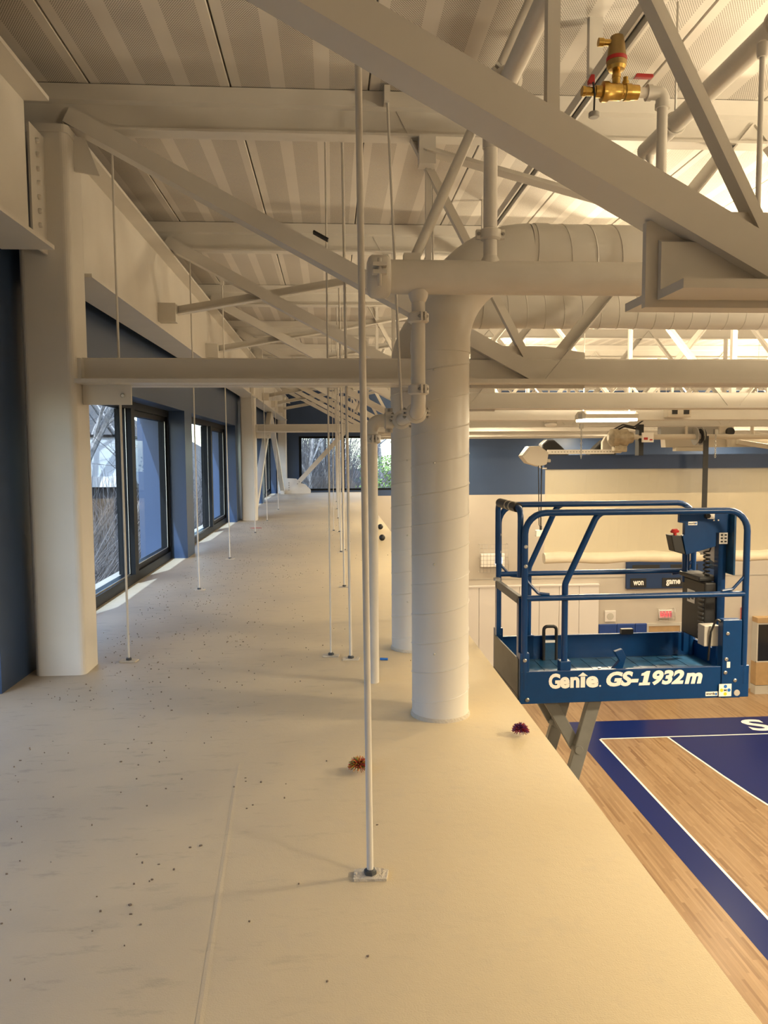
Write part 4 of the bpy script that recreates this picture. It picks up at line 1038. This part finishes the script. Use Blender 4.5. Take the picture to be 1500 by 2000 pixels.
e1 = smallbox('emergency_light', 'white twin lamp emergency light fixed to the beam above the curtain', 'light', (4.62, 10.06, 1.80), (.32, .14, .14))
for s in (-.07, .09): MB().box(s - .035, s + .035, -.085, -.07, .04, .12).build('lamp_face', 'black', e1)
for s in (-.15, -.05, .0, .12): MB().tube([(s, 0, .15), (s, 0, .22)], .006, 6).build('mounting_pin', 'grey_mid', e1)
e2 = smallbox('security_camera', 'white box camera with a black round lens at the upper right', 'camera', (6.68, CY - .12, 1.60), (.24, .2, .17))
MB().lathe((.06, -.10, .075), (0, -1, 0), [(0, .07), (.05, .07), (.055, .05)], 18).build('lens', 'black', e2)
e3 = smallbox('junction_box', 'small white junction box on the beam above the curtain band', 'box', (3.68, CY - .12, 1.84), (.19, .14, .12))
MB().lathe((0, 0, -.07), (0, 0, 1), [(0, .06), (.02, .10), (.05, .10), (.07, .06)], 16).build('sensor_dome', 'decal', e3)
# folded backboard mast frames behind the curtain
ms = thing('backboard_frame', 'white steel frame of a folded basketball backboard behind the curtain', 'frame', (6.25, CY + 1.2, 1.30))
MB().sweep((0.0, 0, .20), (3.6, 0, .20), rrect(.05, .08, .01, 1), (0, 0, 1)).build('frame_tube', 'housing', ms)
MB().sweep((1.6, -.2, .36), (4.0, -.2, -.05), rrect(.045, .05, .01, 1), (0, 0, 1)).build('frame_tube', 'housing', ms)
MB().sweep((1.35, -.1, .22), (3.4, -.1, -.10), rrect(.045, .045, .01, 1), (0, 0, 1)).build('frame_tube', 'housing', ms)
for x in (0.0, 1.2): MB().prism([(x - .08, .60), (x + .08, .60), (x + .05, .12), (x - .03, .12)], -.1, .1).build('mounting_bracket', 'housing', ms)
MB().box(.15, .75, -.15, .0, .05, .12).build('cross_plate', 'housing', ms)

# ================================================================== OUTDOORS
gn = struct('ground')
gv, gf = [], []
NX, NY = 30, 34
def gz(x, y):
    d = max(0, -x - 4)
    e_ = max(0, y - 34)
    return -3.0 + .45 * max(0, d - 8) + .02 * e_ + .35 * math.sin(x * .5) * math.cos(y * .37)
for i in range(NX + 1):
    for j in range(NY + 1):
        x = -75 + 115 * i / NX; y = -30 + 150 * j / NY
        if x > -3 and y < 27.5: x = min(x, -3) if x < 12 else x
        gv.append((x, y, gz(x, y)))
for i in range(NX):
    for j in range(NY):
        a = i * (NY + 1) + j; x = -75 + 115 * (i + 1) / NX; y = -30 + 150 * j / NY
        if x > -2.8 and y < 27: continue
        gf.append((a, a + NY + 1, a + NY + 2, a + 1))
g_ = MB(); g_.add(gv, gf, True); g_.build('hillside', 'leaf_floor', gn)
def make_tree(loc, h, seed, label, r0=.16):
    rnd = random.Random(seed)
    t = thing('bare_tree', label, 'tree', loc, rnd.random() * 6, 'bare winter trees outside')
    tm = MB(); tw = MB()
    def branch(p, d, L, r_, lev):
        n_ = 5 if lev == 0 else 4; pts = [p]; rs = [r_]; q = p; dd = d
        for k in range(n_):
            dd = (dd + Vector((rnd.gauss(0, .13), rnd.gauss(0, .13), rnd.gauss(.04, .08)))).normalized(); q = q + dd * (L / n_)
            pts.append(q); rs.append(r_ * (1 - .62 * (k + 1) / n_))
        (tm if lev < 2 else tw).tube(pts, rs, 7 if lev == 0 else (5 if lev == 1 else 3), caps=False)
        if lev < 3:
            m_ = (7, 6, 5)[lev]
            for k in range(m_):
                u = .30 + .70 * (k + rnd.random()) / m_; i = min(n_ - 1, int(u * n_)); s = pts[i].lerp(pts[i + 1], u * n_ - i)
                ax = Vector((rnd.gauss(0, 1), rnd.gauss(0, 1), rnd.gauss(.25, .5))).normalized()
                nd = (dd * .55 + ax * .8).normalized()
                branch(s, nd, L * rnd.uniform(.38, .6), rs[i] * .5, lev + 1)
    branch(Vector((0, 0, -.2)), Vector((rnd.gauss(0, .10), rnd.gauss(0, .10), 1)), h, r0, 0)
    tm.build('trunk', 'bark', t); o = tw.build('twigs', 'twig', t); o['kind'] = 'stuff'
    return t
spots = []
for i, (x, y, h, r0) in enumerate(((-9.5, 21.5, 9, .17), (-10.5, 27, 10, .15), (-12.5, 30, 11, .2), (-8.6, 33.5, 8, .12), (-12, 33, 12, .22), (-10, 38, 12, .16), (-15, 44, 13, .2), (-18, 55, 14, .22),
                                   (-.9, 33, 10, .11), (.4, 36, 11, .13), (-2.2, 38, 12, .16), (1.6, 40, 11, .13), (-1.0, 44, 12, .14), (3.2, 46, 12, .15), (.8, 52, 13, .18), (-4.0, 34, 10, .14))):
    side_ = 'left windows' if i < 8 else 'far end window'
    make_tree((x, y, gz(x, y)), h, 11 + i, 'bare winter tree outside the %s, %s in depth' % (side_, ORD[i % 8] if i else 'nearest'), r0)
br = MB(); br2 = MB(); rnd = random.Random(3)
def thicket(br, x, y, hmax):
    z = gz(x, y); p = Vector((x, y, z)); d = Vector((rnd.gauss(0, .45), rnd.gauss(0, .45), 1)).normalized(); L = rnd.uniform(.4, 1) * hmax
    q = p + d * L * .5 + Vector((rnd.gauss(0, .1), rnd.gauss(0, .1), 0)); e_ = p + d * L + Vector((rnd.gauss(0, .35), rnd.gauss(0, .35), 0))
    r_ = rnd.uniform(.008, .022)
    br.tube([p, q, e_], [r_, r_ * .7, r_ * .3], 3, caps=False)
for _ in range(3400): y = rnd.uniform(16, 60); thicket(br, min(-6.4, -.26 * y + rnd.gauss(-1.5, .085 * y)), y, 4.0)
for _ in range(5200): y = rnd.uniform(31, 62); thicket(br2, rnd.uniform(-.10, .012) * y, y, 6.0 if y < 45 else 8)
for _ in range(350): y = rnd.uniform(36, 62); thicket(br2, rnd.uniform(.015, .10) * y, y, 5.0)
tag(br.build('brush_thicket', 'twig'), 'tangle of bare brushwood on the hillside outside the left windows', 'brush', kind='stuff')
tag(br2.build('brush_thicket', 'twig'), 'tangle of bare brushwood beyond the far end window', 'brush', kind='stuff')
bu = thing('green_bush', 'yellow green bush outside the right pane of the far window', 'bush', (2.3, 32.0, gz(2.3, 32)))
lv = MB()
for _ in range(1500):
    c = Vector((rnd.gauss(0, .55), rnd.gauss(0, .5), rnd.uniform(.4, 4.0)))
    a = Vector((rnd.gauss(0, 1), rnd.gauss(0, 1), rnd.gauss(0, 1))).normalized() * .07; b_ = a.orthogonal().normalized() * .04
    lv.add([c - a, c + b_, c + a, c - b_], [(0, 1, 2, 3)])
o = lv.build('foliage', 'bush', bu); o['kind'] = 'stuff'
MB().tube([(0, 0, -.2), (.1, 0, 1.5), (0, .1, 3.4)], [.05, .04, .015], 6).build('stem', 'bark', bu)
pb = thing('pale_building', 'low white building with flat roof on the hillside seen through the first window', 'building', (-9.3, 34, -2.6))
MB().box(-9, 0, 0, 6, 3.0, 4.7).build('upper_wall', 'pale_wall', pb); MB().box(-9.2, .15, -.25, 6.2, 2.55, 3.0).build('roof_band', 'partition', pb)
MB().box(-8.9, -.1, .1, 5.9, -1, 2.55).build('lower_wall', 'leaf_floor', pb)
MB().box(-9.1, .1, -.1, 6.1, 4.7, 4.8).build('roof_edge', 'black_frame', pb)
im = MB()
for x in (-1.4, -2.6, -3.8, -5.0): MB().box(x - .35, x + .35, -.27, -.24, 2.68, 2.9).build('window', 'grey_mid', pb)
